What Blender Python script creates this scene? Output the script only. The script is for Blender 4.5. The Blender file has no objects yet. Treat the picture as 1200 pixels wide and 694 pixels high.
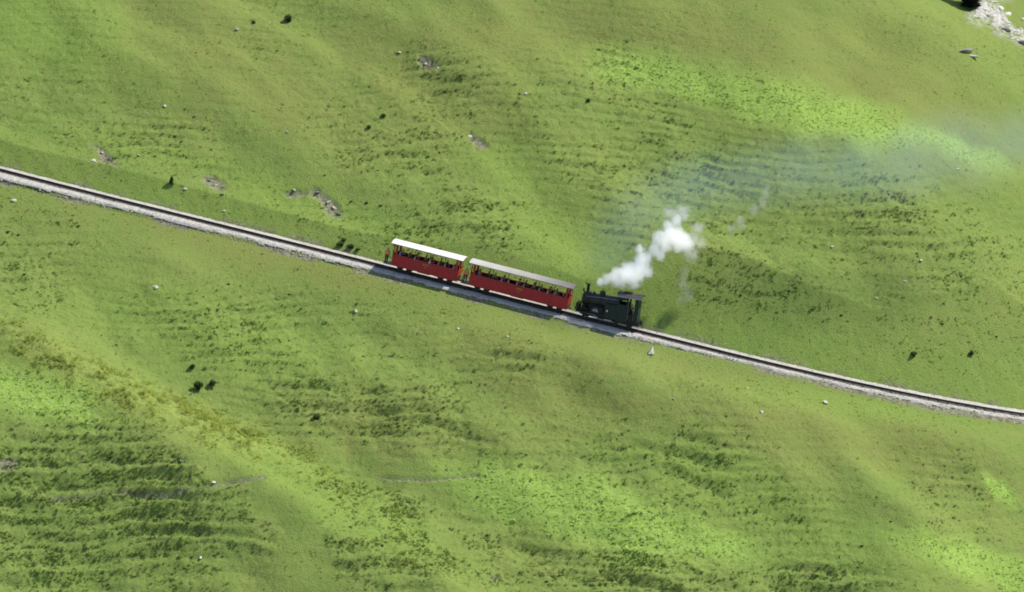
import bpy, bmesh, math, random
import numpy as np
from mathutils import Vector, Matrix

random.seed(7); RNG = np.random.default_rng(11)
sc = bpy.context.scene
COL = sc.collection
R = math.radians

# ------------------------------------------------------------------ camera
E = R(11.5); DIST = 450.0; W0, H0 = 1200.0, 694.0
FW = np.array([0, math.cos(E), -math.sin(E)]); UP = np.array([0, math.sin(E), math.cos(E)]); RT = np.array([1.0, 0, 0])
CP = -FW * DIST
FPX = DIST * 10.0                      # 10 photo pixels to the metre at the train
def pix(P):
    d = np.asarray(P, float) - CP
    z = d @ FW
    return W0 / 2 + (d @ RT) / z * FPX, H0 / 2 - (d @ UP) / z * FPX
def ray(px, py):
    r = FW + RT * (px - W0 / 2) / FPX + UP * (H0 / 2 - py) / FPX
    return r / np.linalg.norm(r)
cam = bpy.data.cameras.new('camera'); co = bpy.data.objects.new('camera', cam); COL.objects.link(co)
cam.sensor_width = 36; cam.lens = 36 * FPX / W0; cam.clip_end = 9000; cam.clip_start = 1
co.location = CP; co.rotation_euler = (R(90) - E, 0, 0)
sc.camera = co

# ------------------------------------------------------------------ light
SUN = Vector((0.60, 0.07, 0.78)).normalized()
el = math.asin(SUN.z); az = math.atan2(SUN.x, SUN.y)
w = bpy.data.worlds.new('World'); sc.world = w; w.use_nodes = True
nt = w.node_tree; bg = nt.nodes['Background']
sky = nt.nodes.new('ShaderNodeTexSky'); sky.sky_type = 'NISHITA'; sky.sun_disc = False
sky.sun_elevation = el; sky.sun_rotation = az; sky.altitude = 1500; sky.air_density = 1.0; sky.dust_density = 1.5
nt.links.new(sky.outputs[0], bg.inputs[0]); bg.inputs[1].default_value = 0.14
sl = bpy.data.lights.new('sun', 'SUN'); sl.energy = 5.0; sl.angle = R(0.55); sl.color = (1.0, 0.945, 0.83)
so = bpy.data.objects.new('sun', sl); COL.objects.link(so)
so.rotation_euler = (-SUN).to_track_quat('-Z', 'Y').to_euler(); so.location = (60, 40, 120)
sc.view_settings.view_transform = 'Standard'; sc.view_settings.look = 'None'; sc.view_settings.exposure = 0
sc.cycles.volume_bounces = 20; sc.cycles.max_bounces = 24; sc.cycles.diffuse_bounces = 3; sc.cycles.glossy_bounces = 3; sc.cycles.filter_width = 1.8
sc.cycles.volume_step_rate = 1.0; sc.cycles.volume_max_steps = 256

# ------------------------------------------------------------------ material helpers
def lin(r, g, b):
    f = lambda c: ((c / 255 + .055) / 1.055) ** 2.4 if c > 10 else c / 255 / 12.92
    return (f(r), f(g), f(b), 1)
class NT:
    def __init__(s, name):
        s.m = bpy.data.materials.new(name); s.m.use_nodes = True; s.t = s.m.node_tree
        s.b = s.t.nodes['Principled BSDF']; s.out = s.t.nodes['Material Output']
    def n(s, kind, **kw):
        nd = s.t.nodes.new('ShaderNode' + kind)
        for k, v in kw.items(): setattr(nd, k, v)
        return nd
    def put(s, sock, v):
        if hasattr(v, 'is_output') or isinstance(v, bpy.types.NodeSocket): s.t.links.new(v, sock)
        else: sock.default_value = v
    def math(s, op, a, b=0.0, c=None, clamp=False):
        nd = s.n('Math', operation=op, use_clamp=clamp); s.put(nd.inputs[0], a); s.put(nd.inputs[1], b)
        if c is not None: s.put(nd.inputs[2], c)
        return nd.outputs[0]
    def noise(s, scale, detail=3, rough=.5, vec=None, dist=0):
        nd = s.n('TexNoise'); nd.inputs['Scale'].default_value = scale; nd.inputs['Detail'].default_value = detail
        nd.inputs['Roughness'].default_value = rough; nd.inputs['Distortion'].default_value = dist
        if vec is not None: s.t.links.new(vec, nd.inputs['Vector'])
        return nd.outputs[0]
    def mix(s, f, a, b, blend='MIX'):
        nd = s.n('Mix', data_type='RGBA', blend_type=blend); s.put(nd.inputs[0], f); s.put(nd.inputs[6], a); s.put(nd.inputs[7], b)
        return nd.outputs[2]
    def rng(s, v, a, b, c=0.0, d=1.0, smooth=True):
        nd = s.n('MapRange', interpolation_type='SMOOTHSTEP' if smooth else 'LINEAR')
        s.put(nd.inputs[0], v); nd.inputs[1].default_value = a; nd.inputs[2].default_value = b
        nd.inputs[3].default_value = c; nd.inputs[4].default_value = d
        return nd.outputs[0]
    def pos(s):
        return s.n('NewGeometry').outputs['Position']
    def obj(s):
        return s.n('TexCoord').outputs['Object']
    def attr(s, name):
        a = s.n('Attribute'); a.attribute_name = name; sp = s.n('SeparateColor'); s.t.links.new(a.outputs['Color'], sp.inputs[0]); return sp.outputs
    def bump(s, h, strength=.5, dist=.1):
        b = s.n('Bump'); b.inputs['Strength'].default_value = strength; b.inputs['Distance'].default_value = dist
        s.t.links.new(h, b.inputs['Height']); s.t.links.new(b.outputs[0], s.b.inputs['Normal'])
def simple(name, col, rough=.5, metal=0.0, var=.18, scale=3.0, dark=None, bump=0.0):
    t = NT(name); c = tuple(col[:3]) + (1,)
    dk = tuple(x * (1 - 2 * var) for x in c[:3]) + (1,) if dark is None else dark
    f = t.rng(t.noise(scale, 5, .6, t.obj()), .35, .7)
    t.put(t.b.inputs['Base Color'], t.mix(f, c, dk))
    t.b.inputs['Roughness'].default_value = rough; t.b.inputs['Metallic'].default_value = metal
    if bump: t.bump(t.noise(scale * 6, 4, .6, t.obj()), bump, .02)
    return t.m

# ------------------------------------------------------------------ mesh helpers
def link(o, parent=None):
    COL.objects.link(o)
    if parent is not None: o.parent = parent
    return o
def tag(o, label=None, cat=None, group=None, kind=None):
    if label: o['label'] = label
    if cat: o['category'] = cat
    if group: o['group'] = group
    if kind: o['kind'] = kind
    return o
def np_mesh(name, V, F, nper, mats, smooth=True, matidx=None):
    me = bpy.data.meshes.new(name); V = np.asarray(V, np.float32); F = np.asarray(F, np.int32)
    me.vertices.add(len(V)); me.vertices.foreach_set('co', V.ravel())
    nf = len(F); me.loops.add(nf * nper); me.loops.foreach_set('vertex_index', F.ravel())
    me.polygons.add(nf); me.polygons.foreach_set('loop_start', np.arange(nf, dtype=np.int32) * nper)
    me.polygons.foreach_set('loop_total', np.full(nf, nper, np.int32))
    if matidx is not None: me.polygons.foreach_set('material_index', matidx.astype(np.int32))
    me.polygons.foreach_set('use_smooth', np.full(nf, smooth))
    for m in mats: me.materials.append(m)
    me.update(calc_edges=True); return me
def colattr(me, name, arr):
    a = me.color_attributes.new(name, 'FLOAT_COLOR', 'POINT'); a.data.foreach_set('color', np.asarray(arr, np.float32).ravel())
class MB:
    def __init__(s): s.bm = bmesh.new(); s.T = Matrix()
    def add(s, vs, fs):
        v = [s.bm.verts.new(s.T @ Vector(p)) for p in vs]
        for f in fs:
            try: s.bm.faces.new([v[i] for i in f])
            except ValueError: pass
        return s
    def box(s, x0, x1, y0, y1, z0, z1):
        return s.add([(x0,y0,z0),(x1,y0,z0),(x1,y1,z0),(x0,y1,z0),(x0,y0,z1),(x1,y0,z1),(x1,y1,z1),(x0,y1,z1)],
                     [(0,3,2,1),(4,5,6,7),(0,1,5,4),(1,2,6,5),(2,3,7,6),(3,0,4,7)])
    def lathe(s, prof, origin=(0,0,0), axis='z', n=20):
        vs = []; fs = []
        for (r, h) in prof:
            for k in range(n):
                a = 2 * math.pi * k / n; c, d = r * math.cos(a), r * math.sin(a)
                p = {'z': (c, d, h), 'y': (c, h, d), 'x': (h, c, d)}[axis]
                vs.append((p[0]+origin[0], p[1]+origin[1], p[2]+origin[2]))
        for j in range(len(prof) - 1):
            for k in range(n):
                a, b = j*n+k, j*n+(k+1) % n; fs.append((a, b, b+n, a+n))
        fs.append(tuple(range(n))[::-1]); fs.append(tuple(range((len(prof)-1)*n, len(prof)*n)))
        return s.add(vs, fs)
    def tube(s, pts, r, n=8):
        pts = [Vector(p) for p in pts]; vs = []; fs = []
        for i, p in enumerate(pts):
            t = (pts[min(i+1, len(pts)-1)] - pts[max(i-1, 0)]).normalized()
            a = t.orthogonal().normalized() if i == 0 else (a - t * a.dot(t)).normalized()
            b = t.cross(a); rr = r[i] if isinstance(r, (list, tuple)) else r
            for k in range(n):
                q = 2*math.pi*k/n; vs.append(p + a*rr*math.cos(q) + b*rr*math.sin(q))
        for j in range(len(pts)-1):
            for k in range(n):
                c, d = j*n+k, j*n+(k+1) % n; fs.append((c, d, d+n, c+n))
        fs.append(tuple(range(n))[::-1]); fs.append(tuple(range((len(pts)-1)*n, len(pts)*n)))
        return s.add(vs, fs)
    def prism(s, poly, y0, y1):            # polygon in x,z pushed along y
        n = len(poly)
        return s.add([(x, y0, z) for x, z in poly] + [(x, y1, z) for x, z in poly],
                     [tuple(range(n)), tuple(range(n, 2*n))[::-1]] + [(i, (i+1) % n + 0, (i+1) % n + n, i+n)[::-1] for i in range(n)])
    def ball(s, c, r, sub=2):
        m = s.T @ Matrix.Translation(Vector(c)) @ Matrix.Diagonal(Vector((r, r, r, 1)) if not isinstance(r, (tuple, list)) else Vector((*r, 1)))
        bmesh.ops.create_icosphere(s.bm, subdivisions=sub, radius=1, matrix=m); return s
    def build(s, name, mat, parent=None, bevel=0.0, smooth=False, seg=2):
        bmesh.ops.recalc_face_normals(s.bm, faces=s.bm.faces)
        me = bpy.data.meshes.new(name); s.bm.to_mesh(me); s.bm.free()
        for m in (mat if isinstance(mat, list) else [mat]): me.materials.append(m)
        for p in me.polygons: p.use_smooth = smooth
        o = link(bpy.data.objects.new(name, me), parent)
        if bevel:
            md = o.modifiers.new('bevel', 'BEVEL'); md.width = bevel; md.segments = seg; md.limit_method = 'ANGLE'; md.angle_limit = R(35)
        if smooth:
            for e in me.edges: pass
        return o
def empty(name, M=None, label=None, cat=None, group=None):
    o = bpy.data.objects.new(name, None); COL.objects.link(o); o.empty_display_size = .3
    if M is not None: o.matrix_world = M
    return tag(o, label, cat, group)

# ------------------------------------------------------------------ noise
TAB = RNG.random((8, 512, 512))
def vn(x, y, seed=0):
    t = TAB[seed % 8]; x = np.asarray(x) + seed * 37.7; y = np.asarray(y) + seed * 91.3
    xi = np.floor(x).astype(int); yi = np.floor(y).astype(int); fx = x - xi; fy = y - yi
    fx = fx*fx*fx*(fx*(fx*6-15)+10); fy = fy*fy*fy*(fy*(fy*6-15)+10)
    a = t[xi % 512, yi % 512]; b = t[(xi+1) % 512, yi % 512]; c = t[xi % 512, (yi+1) % 512]; d = t[(xi+1) % 512, (yi+1) % 512]
    return ((a*(1-fx)+b*fx)*(1-fy) + (c*(1-fx)+d*fx)*fy) * 2 - 1
def fbm(x, y, seed=0, o=4, g=.5):
    s = 0; a = 1.0; n = 0
    for i in range(o):
        s = s + a*vn(x*2**i, y*2**i, seed+i); n += a; a *= g
    return s / n
def sstep(a, b, x):
    t = np.clip((x-a)/(b-a), 0, 1); return t*t*(3-2*t)

# ------------------------------------------------------------------ the line of the track (constant gradient, curving along the hill)
PX = np.array([0, 50, 100, 200, 250, 300, 380, 460, 750, 800, 860, 900, 960, 1020, 1080, 1140, 1200.])
PY = np.array([196.8, 210, 222.8, 247.6, 259.5, 272.6, 293.4, 312.7, 386.9, 398.5, 413.5, 423.5, 438, 450.7, 462.8, 473.6, 483.5])
pc = np.polyfit((PX-600)/600, PY+1.3, 5)
def track_py(px):
    u = (np.asarray(px, float)-600)/600; uc = np.clip(u, -1.05, 1.05)
    y = np.polyval(pc, uc); d = np.polyval(np.polyder(pc), uc); return y + d*(u-uc)
GRAD = math.tan(R(12.0))
x0 = 600.0; r0 = ray(x0, float(track_py(x0)))
P0 = CP + r0 * (DIST)
def march(step, n):
    out = []; p = P0.copy(); px = x0; th = 15.0
    for i in range(n):
        px += step; r = ray(px, float(track_py(px)))
        # the point on this ray that keeps the gradient
        best = None; t0 = (p - CP) @ r
        for dt in np.linspace(-3.2, 3.2, 641):
            q = CP + r*(t0+dt); dz = (q-p)[2]; hd = math.hypot(q[0]-p[0], q[1]-p[1])
            err = abs(dz + math.copysign(GRAD, step)*hd)
            if best is None or err < best[0]: best = (err, q)
        p = best[1]; out.append(p.copy())
    return out
NM = 34
pts = march(-20, NM)[::-1] + [P0] + march(20, NM)
TP = np.array(pts)
# smooth Y(X) and Z(X) as low polynomials of X
cy = np.polyfit(TP[:, 0]/60, TP[:, 1], 4); cz = np.polyfit(TP[:, 0]/60, TP[:, 2], 4)
XL = 66.0
def poly_lin(c, X):
    u = np.asarray(X, float)/60; L = XL/60; uc = np.clip(u, -L, L)
    return np.polyval(c, uc) + np.polyval(np.polyder(c), uc)*(u-uc)
YT = lambda X: poly_lin(cy, X)
ZT = lambda X: poly_lin(cz, X)
def tp(X): return Vector((X, float(YT(X)), float(ZT(X))))
def x_at(px):
    lo, hi = -80.0, 80.0
    for _ in range(50):
        m = (lo+hi)/2
        if pix(np.array(tp(m)))[0] < px: lo = m
        else: hi = m
    return (lo+hi)/2
def frame_at(px, half):
    X = x_at(px); c = tp(X); a = tp(X-half*.95); b = tp(X+half*.95); t = (b-a).normalized()
    side = Vector((0, 0, 1)).cross(t).normalized(); up = t.cross(side)
    mid = (a+b)/2; M = Matrix((t, side, up)).transposed().to_4x4(); M.translation = mid; return M
PXW = np.array([-300, 0, 150, 300, 450, 760, 860, 960, 1100, 1200, 1500]); WN = np.array([1.9, 1.9, 1.8, 1.7, 1.65, 1.55, 1.25, 1.15, 1.4, 1.15, 1.15])
def wnear(X): return np.interp(np.asarray(X)*10+600, PXW, WN)

# ------------------------------------------------------------------ land forms, as lines digitised on the hillside
def polydist(u, v, line):
    """distance and side (+ below/left of the line) from a polyline, photo units (10 per metre)"""
    best = np.full(u.shape, 1e9); sg = np.zeros(u.shape)
    for (a, b), (c, d) in zip(line[:-1], line[1:]):
        L = math.hypot(c-a, d-b); tx, ty = (c-a)/L, (d-b)/L
        t = np.clip((u-a)*tx + (v-b)*ty, 0, L); dx = u-(a+tx*t); dy = v-(b+ty*t); dd = np.hypot(dx, dy)
        m = dd < best; best = np.where(m, dd, best); sg = np.where(m, np.clip((tx*(v-b)-ty*(u-a))/np.maximum(dd, 1e-3), -1, 1), sg)
    return best, sg
def ell(u, v, cx, cy_, rx, ry, ang=0):
    a = R(ang); x = (u-cx)*math.cos(a)+(v-cy_)*math.sin(a); y = -(u-cx)*math.sin(a)+(v-cy_)*math.cos(a)
    return np.sqrt((x/rx)**2+(y/ry)**2)
def soft(d, k=.35): return 1-sstep(1-k, 1+k, d)
CRESTS = [  # polyline, height, width above, width below
    ([(-260,286),(0,398),(100,466),(180,514),(270,544),(350,574),(440,624),(540,686),(640,780)], 4.2, 62, 185),
    ([(250,-20),(400,90),(520,155),(640,235),(760,320),(900,372),(1060,450)], 0.55, 60, 110),
    ([(640,-140),(820,0),(980,110),(1120,190),(1330,260)], 2.6, 120, 190),
    ([(300,300),(420,380),(560,440),(700,500),(860,560),(1060,640)], 1.3, 70, 120),
    ([(800,330),(900,372),(1000,420),(1100,450)], .6, 35, 60),
    ([(-100,-40),(60,40),(180,120),(330,190)], 1.0, 60, 110),
    ([(840,470),(960,560),(1100,650),(1200,720)], 1.0, 50, 90),
]
GULLIES = [
    ([(-100,300),(40,390),(150,450),(290,505),(400,560),(500,610),(560,660),(620,740)], -1.5, 55, 50),
    ([(480,100),(560,160),(640,235),(690,290)], -.7, 40, 30),
    ([(540,560),(680,610),(860,655),(960,720)], -1.0, 70, 50),
    ([(1010,90),(1080,0),(1120,-80)], -1.2, 60, 60),
    ([(1040,560),(1120,640),(1180,694)], -.6, 30, 30),
]
def bigland(u, v):
    h = np.zeros(u.shape)
    for line, H, wu, wd in CRESTS+GULLIES:
        d, s = polydist(u, v, line); w_ = wu+(wd-wu)*(.5+.5*s)
        h += (H*1.35 if H < 3 else H)*np.exp(-(d/w_)**2)
    a = R(30); p = u*math.cos(a)+v*math.sin(a); q = -u*math.sin(a)+v*math.cos(a)
    h += 3.3*fbm(p/430, q/150, 1, 2) + 1.25*fbm(p/170, q/75, 2, 2) + .5*fbm(p/70, q/40, 3, 2)
    h += 2.5*sstep(1100, 1300, u)*0
    return h
# how strongly cattle steps and tussocks show, (cx, cy, rx, ry, angle, weight)
ROUGH = [(690,150,150,85,12,.42),(960,250,270,95,12,.45),(890,345,85,42,20,.85),(1110,330,130,90,10,.42),
         (120,600,200,115,-5,.95),(200,545,120,55,-10,.7),(440,625,105,60,25,.9),(520,425,160,60,15,.35),(700,668,260,38,5,.65),(560,645,70,45,0,.7),
         (770,555,170,55,18,.5),(640,520,130,40,15,.4),(220,175,100,45,15,.5),(450,270,150,35,14,.6),(60,270,80,40,20,.45),
         (30,330,70,45,30,.55),(300,400,150,55,15,.35),(440,150,90,60,25,.35),(60,110,120,40,5,.3),(400,470,150,50,10,.45),
         (1120,600,60,60,30,.5),(520,80,70,40,20,.4),(960,690,120,30,0,.6),(500,470,90,60,20,.4),(590,265,70,36,20,.8),(120,170,60,30,10,.5)]
SMOOTH = [(330,600,60,25,45,.9),(365,675,45,26,60,.9),(470,565,60,13,30,.8),(525,625,50,12,45,.7),(1000,70,210,70,28,1),(660,290,70,30,25,.8),(350,210,110,22,18,.8),(280,550,170,28,27,.85),(960,400,230,24,15,.9),(520,20,120,50,10,.5)]
LUSH = [(800,92,95,20,12),(900,112,90,26,16),(1000,140,80,20,14),(960,135,40,22,0),(1110,168,60,10,20),(40,462,62,26,18),(620,577,80,30,14),(720,605,115,34,14),(820,632,75,20,12),
        (1140,655,85,18,14),(1190,672,60,20,10),(1175,575,28,9,30)]
OLIVE = [(820,60,260,60,12),(1000,80,160,60,25),(480,90,110,70,20),(240,60,130,60,15),(330,120,130,40,18),(600,30,120,40,0),(700,470,120,40,10),(640,420,120,30,12),(900,480,160,50,10),(1060,520,120,40,20),
         (450,500,120,40,10),(330,300,200,20,15)]
FRESH = [(60,30,120,50,20),(350,235,230,16,17),(130,215,170,12,15),(660,285,100,32,22),(520,340,0.1,0.1,0),(840,395,120,18,14),(1050,445,170,20,15),(600,200,60,30,20),(250,390,150,40,14),(560,350,0.1,0.1,0),(400,590,160,30,30),(900,590,180,35,25),(1000,470,160,20,5),(60,50,70,30,0)]
SOIL = [(388,240,18,8,50),(372,228,9,5,20),(249,213,13,6,25),(124,183,16,6,40),(560,166,12,4,40),(205,236,0.1,.1,0),(575,402,.1,.1,0),(8,545,14,8,0),(345,226,14,4,0),(300,462,.1,.1,0),
        (500,70,12,5,30),(580,675,6,3,0)]
ROCKY = [(1152,14,12,16,55),(1172,28,22,9,40),(1192,42,20,7,35),(1172,-30,26,40,50)]
PATHS = [([(60,588),(140,578),(200,582),(262,570),(310,562)], 2.2), ([(448,560),(500,562),(560,556)], 1.6)]
YELLOW_LINE = [(-40,352),(0,384),(60,415),(120,446),(180,474),(250,498),(340,530),(420,575)]

# dense grid where the camera looks, stretching out to the horizon
def axis(lo, hi, st, far):
    a = np.arange(lo, hi+st*.5, st); k = []; v = st
    p = hi
    while p < far: v *= 1.28; p += v; k.append(p)
    kk = []; v = st; p = lo
    while p > -far: v *= 1.28; p -= v; kk.append(p)
    return np.concatenate([kk[::-1], a, k])
gx = axis(-72, 72, .155, 3500); gv = axis(-65, 64, .15, 3500)
GX, GV = np.meshgrid(gx, gv)
GY = GV + YT(GX)*sstep(200, 60, np.abs(GX)) if False else GV + YT(np.clip(GX, -75, 75))
dT = GV * .965
SL = .62
base = ZT(np.clip(GX, -90, 90)) + SL*(GV+.55)
Uu, Vv = pix(np.stack([GX, GY, base], -1))
far = sstep(74, 110, np.abs(GX)) + sstep(66, 95, np.abs(GV)); far = np.clip(far, 0, 1)
near_t = sstep(2.0, 9.0, np.abs(dT+.3))
wx = GX + 2.2*fbm(GX/9, GY/9, 3, 3); wy = GY + 2.2*fbm(GX/9+50, GY/9, 4, 3)
hz = bigland(Uu, Vv)
hz = hz*near_t*(1-far) + far*6*fbm(GX/60, GY/60, 3, 3)
Vv = Vv - 9.7*hz*(1-far)
# masks use slightly warped photo units so that no edge is a clean ellipse
mu = Uu + 26*fbm(GX/5, GY/5, 5, 4) ; mv = Vv + 13*fbm(GX/5, GY/5+33, 6, 4)
def masksum(L, k=.45):
    m = np.zeros(GX.shape)
    for e in L:
        if e[2] < 1: continue
        wgt = e[5] if len(e) > 5 else 1
        m = np.maximum(m, wgt*soft(ell(mu, mv, *e[:5]), k))
    return m
rough = masksum(ROUGH, .6); smoothm = masksum(SMOOTH, .7)
rough = np.clip(rough + .30*sstep(-.15, .5, fbm(GX/11, GY/8, 7, 3)) , 0, 1)*(1-.85*smoothm)
lush = np.clip(1.25*masksum(LUSH, .85), 0, 1)*sstep(-1.1, -.3, fbm(GX/2.2, GY/1.6, 3, 4, .6)); olive = masksum(OLIVE, .8); fresh = masksum(FRESH, .7)
mu2 = Uu + 7*fbm(GX/1.3, GY/1.3, 5, 3); mv2 = Vv + 4*fbm(GX/1.3, GY/1.3+9, 6, 3)
soil = np.zeros(GX.shape)
for e in SOIL:
    if e[2] > 1: soil = np.maximum(soil, soft(ell(mu2, mv2, *e), .5))
for line, wd in PATHS:
    d, _ = polydist(mu2*.5+Uu*.5, mv2*.3+Vv*.7, line); soil = np.maximum(soil, .75*soft(d/wd, .6))
rock = np.zeros(GX.shape)
for e in ROCKY: rock = np.maximum(rock, soft(ell(mu2, mv2, *e), .4))
dy_, sy_ = polydist(Uu+14*fbm(GX/3, GY/3, 2, 3), Vv+9*fbm(GX/3, GY/3, 3, 3), YELLOW_LINE)
yellow = np.exp(-(dy_/np.where(sy_ > 0, 22, 17))**2)*sstep(470, 250, Uu)
Z = base + hz
# cattle terraces follow the contours
def terr(z, per, seed, sharp=.72):
    ph = z/per + .55*fbm(wx/12, wy/12, seed, 3) + .10*fbm(GX/1.6, GY/1.6, seed+1, 2)
    f = ph - np.floor(ph)
    return np.where(f < sharp, -f/sharp*.0 + (f/sharp)*-.5, -.5 + (f-sharp)/(1-sharp)*1.0) + .5*0 + (f >= sharp)*0
def saw(z, per, seed, sharp=.62):
    ph = (z+1.9*fbm(GX/30, GY/26, seed+4, 2)+.035*np.maximum(GX, 0))/per + .8*fbm(wx/17, wy/17, seed, 2) + .30*fbm(GX/4.5, GY/4, seed+2, 2) + .08*fbm(GX/1.5, GY/1.5, seed+1, 3)
    f = ph-np.floor(ph)
    return np.where(f < sharp, .5-f/sharp, -.5+(f-sharp)/(1-sharp)), sstep(sharp-.04, sharp+.06, f)*sstep(1.02, .92, f), sstep(sharp-.30, sharp-.12, f)*sstep(sharp+.03, sharp-.05, f)
amp1 = sstep(.2, .9, rough)*(.25+.75*sstep(-.45, .5, fbm(GX/6, GY/4, 2, 2)))
amp2 = sstep(.1, .7, rough)*(.15+.85*sstep(-.4, .5, fbm(GX/4+9, GY/3, 1, 2)))
bn = near_t*(1-far)
dens_t = sstep(520, 300, Vv)   # spacing gets wider down the hill
sA, rA, tA = saw(Z, 1.75, 1, .58); sB, rB, tB = saw(Z, .98, 3, .74); sC, rC, tC = saw(Z, 2.6, 5, .7)
tread = np.clip(tA*amp1*1.2 + tB*(amp2+.25)*.9, 0, 1)*bn
Z = Z + bn*(.60*amp1*sA*(1-.35*dens_t) + .20*(amp2+.25*(1-smoothm))*sB + .12*sC*(.3+rough))
riser = np.clip(rA*amp1*1.4 + rB*(amp2+.16*(1-smoothm))*1.0, 0, 1)*bn*sstep(-1.0, -.3, fbm(GX/3, GY/2, 6, 2))
# tussocks and hummocks
lump = fbm(GX/.85, GY/.7, 4, 3, .6)
clump = sstep(.18, .6, fbm(GX/.95+5, GY/.8, 5, 3, .6) + .25*riser) * np.clip(rough*1.1+.10, 0, 1)
Z = Z + bn*(1-.7*smoothm)*(.065+.12*rough)*lump + bn*.15*clump*(.6+.6*lump) + bn*.035*fbm(GX/.35, GY/.3, 6, 2)
Z = Z - .35*soil*bn*(1+.5*lump) + rock*bn*(.25+.55*np.abs(fbm(GX/.9, GY/.9, 7, 3)))
Z = Z + bn*.10*yellow*sstep(-.1, .4, fbm(GX/.8, GY/.8, 2, 2)) + bn*.03*lush*fbm(GX/.5, GY/.5, 3, 2)
# cutting and embankment of the railway
wn = wnear(GX)
zt = ZT(np.clip(GX, -90, 90))
upb = zt - .10 + np.maximum(dT-1.85, 0)*1.25 + .12*fbm(GX/1.1, GY/1.1, 2, 3)
dnb = zt - .36 - .22*(wn-.6) - np.maximum(-dT-wn-.05, 0)*1.5 + .10*fbm(GX/.8, GY/.8, 1, 3)
Zc = np.where(dT > -.3, np.minimum(Z, upb), np.maximum(Z, dnb))
inn = (dT < 1.95) & (dT > -wn-.1)
Zc = np.where(inn, np.where(dT > -.3, zt-.42, dnb-.0), Zc)
zf = sstep(70, 90, np.abs(GX))
Z = Zc
bank = sstep(.25, .0, np.abs(dT+wn+.42)-.25)*sstep(-.4, .5, fbm(GX/3, GY/3, 6, 2) + .9*sstep(930, 1000, Uu)) 
topedge = sstep(.35, .0, np.abs(dT-2.1)-.12)*sstep(-.2, .4, fbm(GX/2, GY/2, 4, 2))
verge = sstep(9, 3, dT)*sstep(1.7, 2.5, dT)*(.55+.45*fbm(GX/6, GY/6, 4, 2))
fresh = np.clip(np.maximum(fresh, verge), 0, 1)
ny, nx = GX.shape
V = np.stack([GX, GY, Z], -1).reshape(-1, 3)
idx = np.arange(ny*nx).reshape(ny, nx)
F = np.stack([idx[:-1, :-1], idx[:-1, 1:], idx[1:, 1:], idx[1:, :-1]], -1).reshape(-1, 4)

# hillside material
t = NT('alpine_meadow'); P = t.pos()
m1 = t.attr('plants'); m2 = t.attr('ground')
n_big = t.noise(.07, 4, .55, P); n_mid = t.noise(.45, 5, .6, P); n_f = t.noise(2.6, 5, .65, P); n_ff = t.noise(9.0, 3, .6, P)
c = t.mix(t.rng(n_big, .35, .65), (0.197, 0.290, 0.063, 1), (0.233, 0.306, 0.071, 1))
c = t.mix(t.rng(n_mid, .38, .68, 0, .55), c, (0.251, 0.300, 0.081, 1))
c = t.mix(t.math('MULTIPLY', m2[1], t.rng(n_mid, .2, .7, .30, .70)), c, (0.244, 0.262, 0.072, 1))
c = t.mix(t.math('MULTIPLY', m2[2], .60), c, (0.228, 0.345, 0.066, 1))
# rough growth: darker bushy green broken with brown and pale straw
rf = t.math('MULTIPLY', m1[1], t.rng(n_f, .40, .62))
c = t.mix(t.math('MULTIPLY', rf, .55), c, (0.126, 0.180, 0.053, 1))
c = t.mix(t.math('MULTIPLY', m1[1], t.rng(t.noise(1.3, 4, .6, P, 1.0), .56, .74, 0, .35)), c, (.24, .22, 0.106, 1))
c = t.mix(t.rng(n_ff, .58, .76, 0, .35), c, (0.316, 0.380, 0.119, 1))
c = t.mix(t.rng(n_ff, .42, .25, 0, .22), c, (.13, .185, 0.053, 1))
tr_ = t.n('Attribute'); tr_.attribute_name = 'tread'
c = t.mix(t.math('MULTIPLY', tr_.outputs['Fac'], .4), c, (0.242, 0.330, 0.083, 1))
n_g = t.noise(5.5, 5, .8, P)
c = t.mix(t.rng(n_g, .50, .34, 0, .18), c, (.120, .180, 0.053, 1))
c = t.mix(t.rng(n_g, .54, .68, 0, .30), c, (0.298, 0.370, 0.111, 1))
lf = t.math('MULTIPLY', m1[0], t.rng(n_f, .25, .6, .55, 1))
c = t.mix(t.math('MULTIPLY', lf, .95), c, t.mix(t.rng(t.noise(5.0, 3, .6, P), .4, .68), (.30, .46, .080, 1), (.39, .56, .135, 1)))
c = t.mix(t.math('MULTIPLY', m1[2], t.rng(t.noise(1.6, 4, .7, P), .42, .62)), c, (.33, .39, .085, 1))
sc_ = t.mix(t.rng(t.noise(2.2, 6, .75, P), .38, .62), (.36, .33, .26, 1), (.13, .11, .075, 1))
c = t.mix(t.math('MULTIPLY', m2[0], t.rng(n_f, .3, .55, .4, 1)), c, sc_)
rk = t.mix(t.rng(t.noise(1.8, 6, .7, P), .45, .68), (.66, .63, .60, 1), (.30, .28, .26, 1))
rs = t.n('Attribute'); rs.attribute_name = 'rock'
c = t.mix(t.math('MULTIPLY', rs.outputs['Fac'], t.rng(t.noise(.9, 6, .75, P, .6), .40, .50)), c, rk)
t.put(t.b.inputs['Base Color'], c); t.b.inputs['Roughness'].default_value = .85; t.b.inputs['Specular IOR Level'].default_value = .15
hh = t.math('ADD', t.math('MULTIPLY', t.noise(3.2, 6, .72, P), 1.0), t.math('MULTIPLY', t.noise(11, 3, .6, P), .35))
hh = t.math('ADD', hh, t.math('MULTIPLY', t.noise(6.0, 4, .7, P), .7))
t.bump(hh, .95, .17)
me = np_mesh('hillside', V, F, 4, [t.m])
one = np.ones(GX.size)
a = me.attributes.new('tread', 'FLOAT', 'POINT'); a.data.foreach_set('value', tread.ravel().astype(np.float32))
tus = np.clip(.14*rough**2 + .62*riser*(.45+.55*rough) + .32*clump*rough, 0, 1)
colattr(me, 'plants', np.stack([lush.ravel(), tus.ravel(), yellow.ravel(), one], -1))
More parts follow.
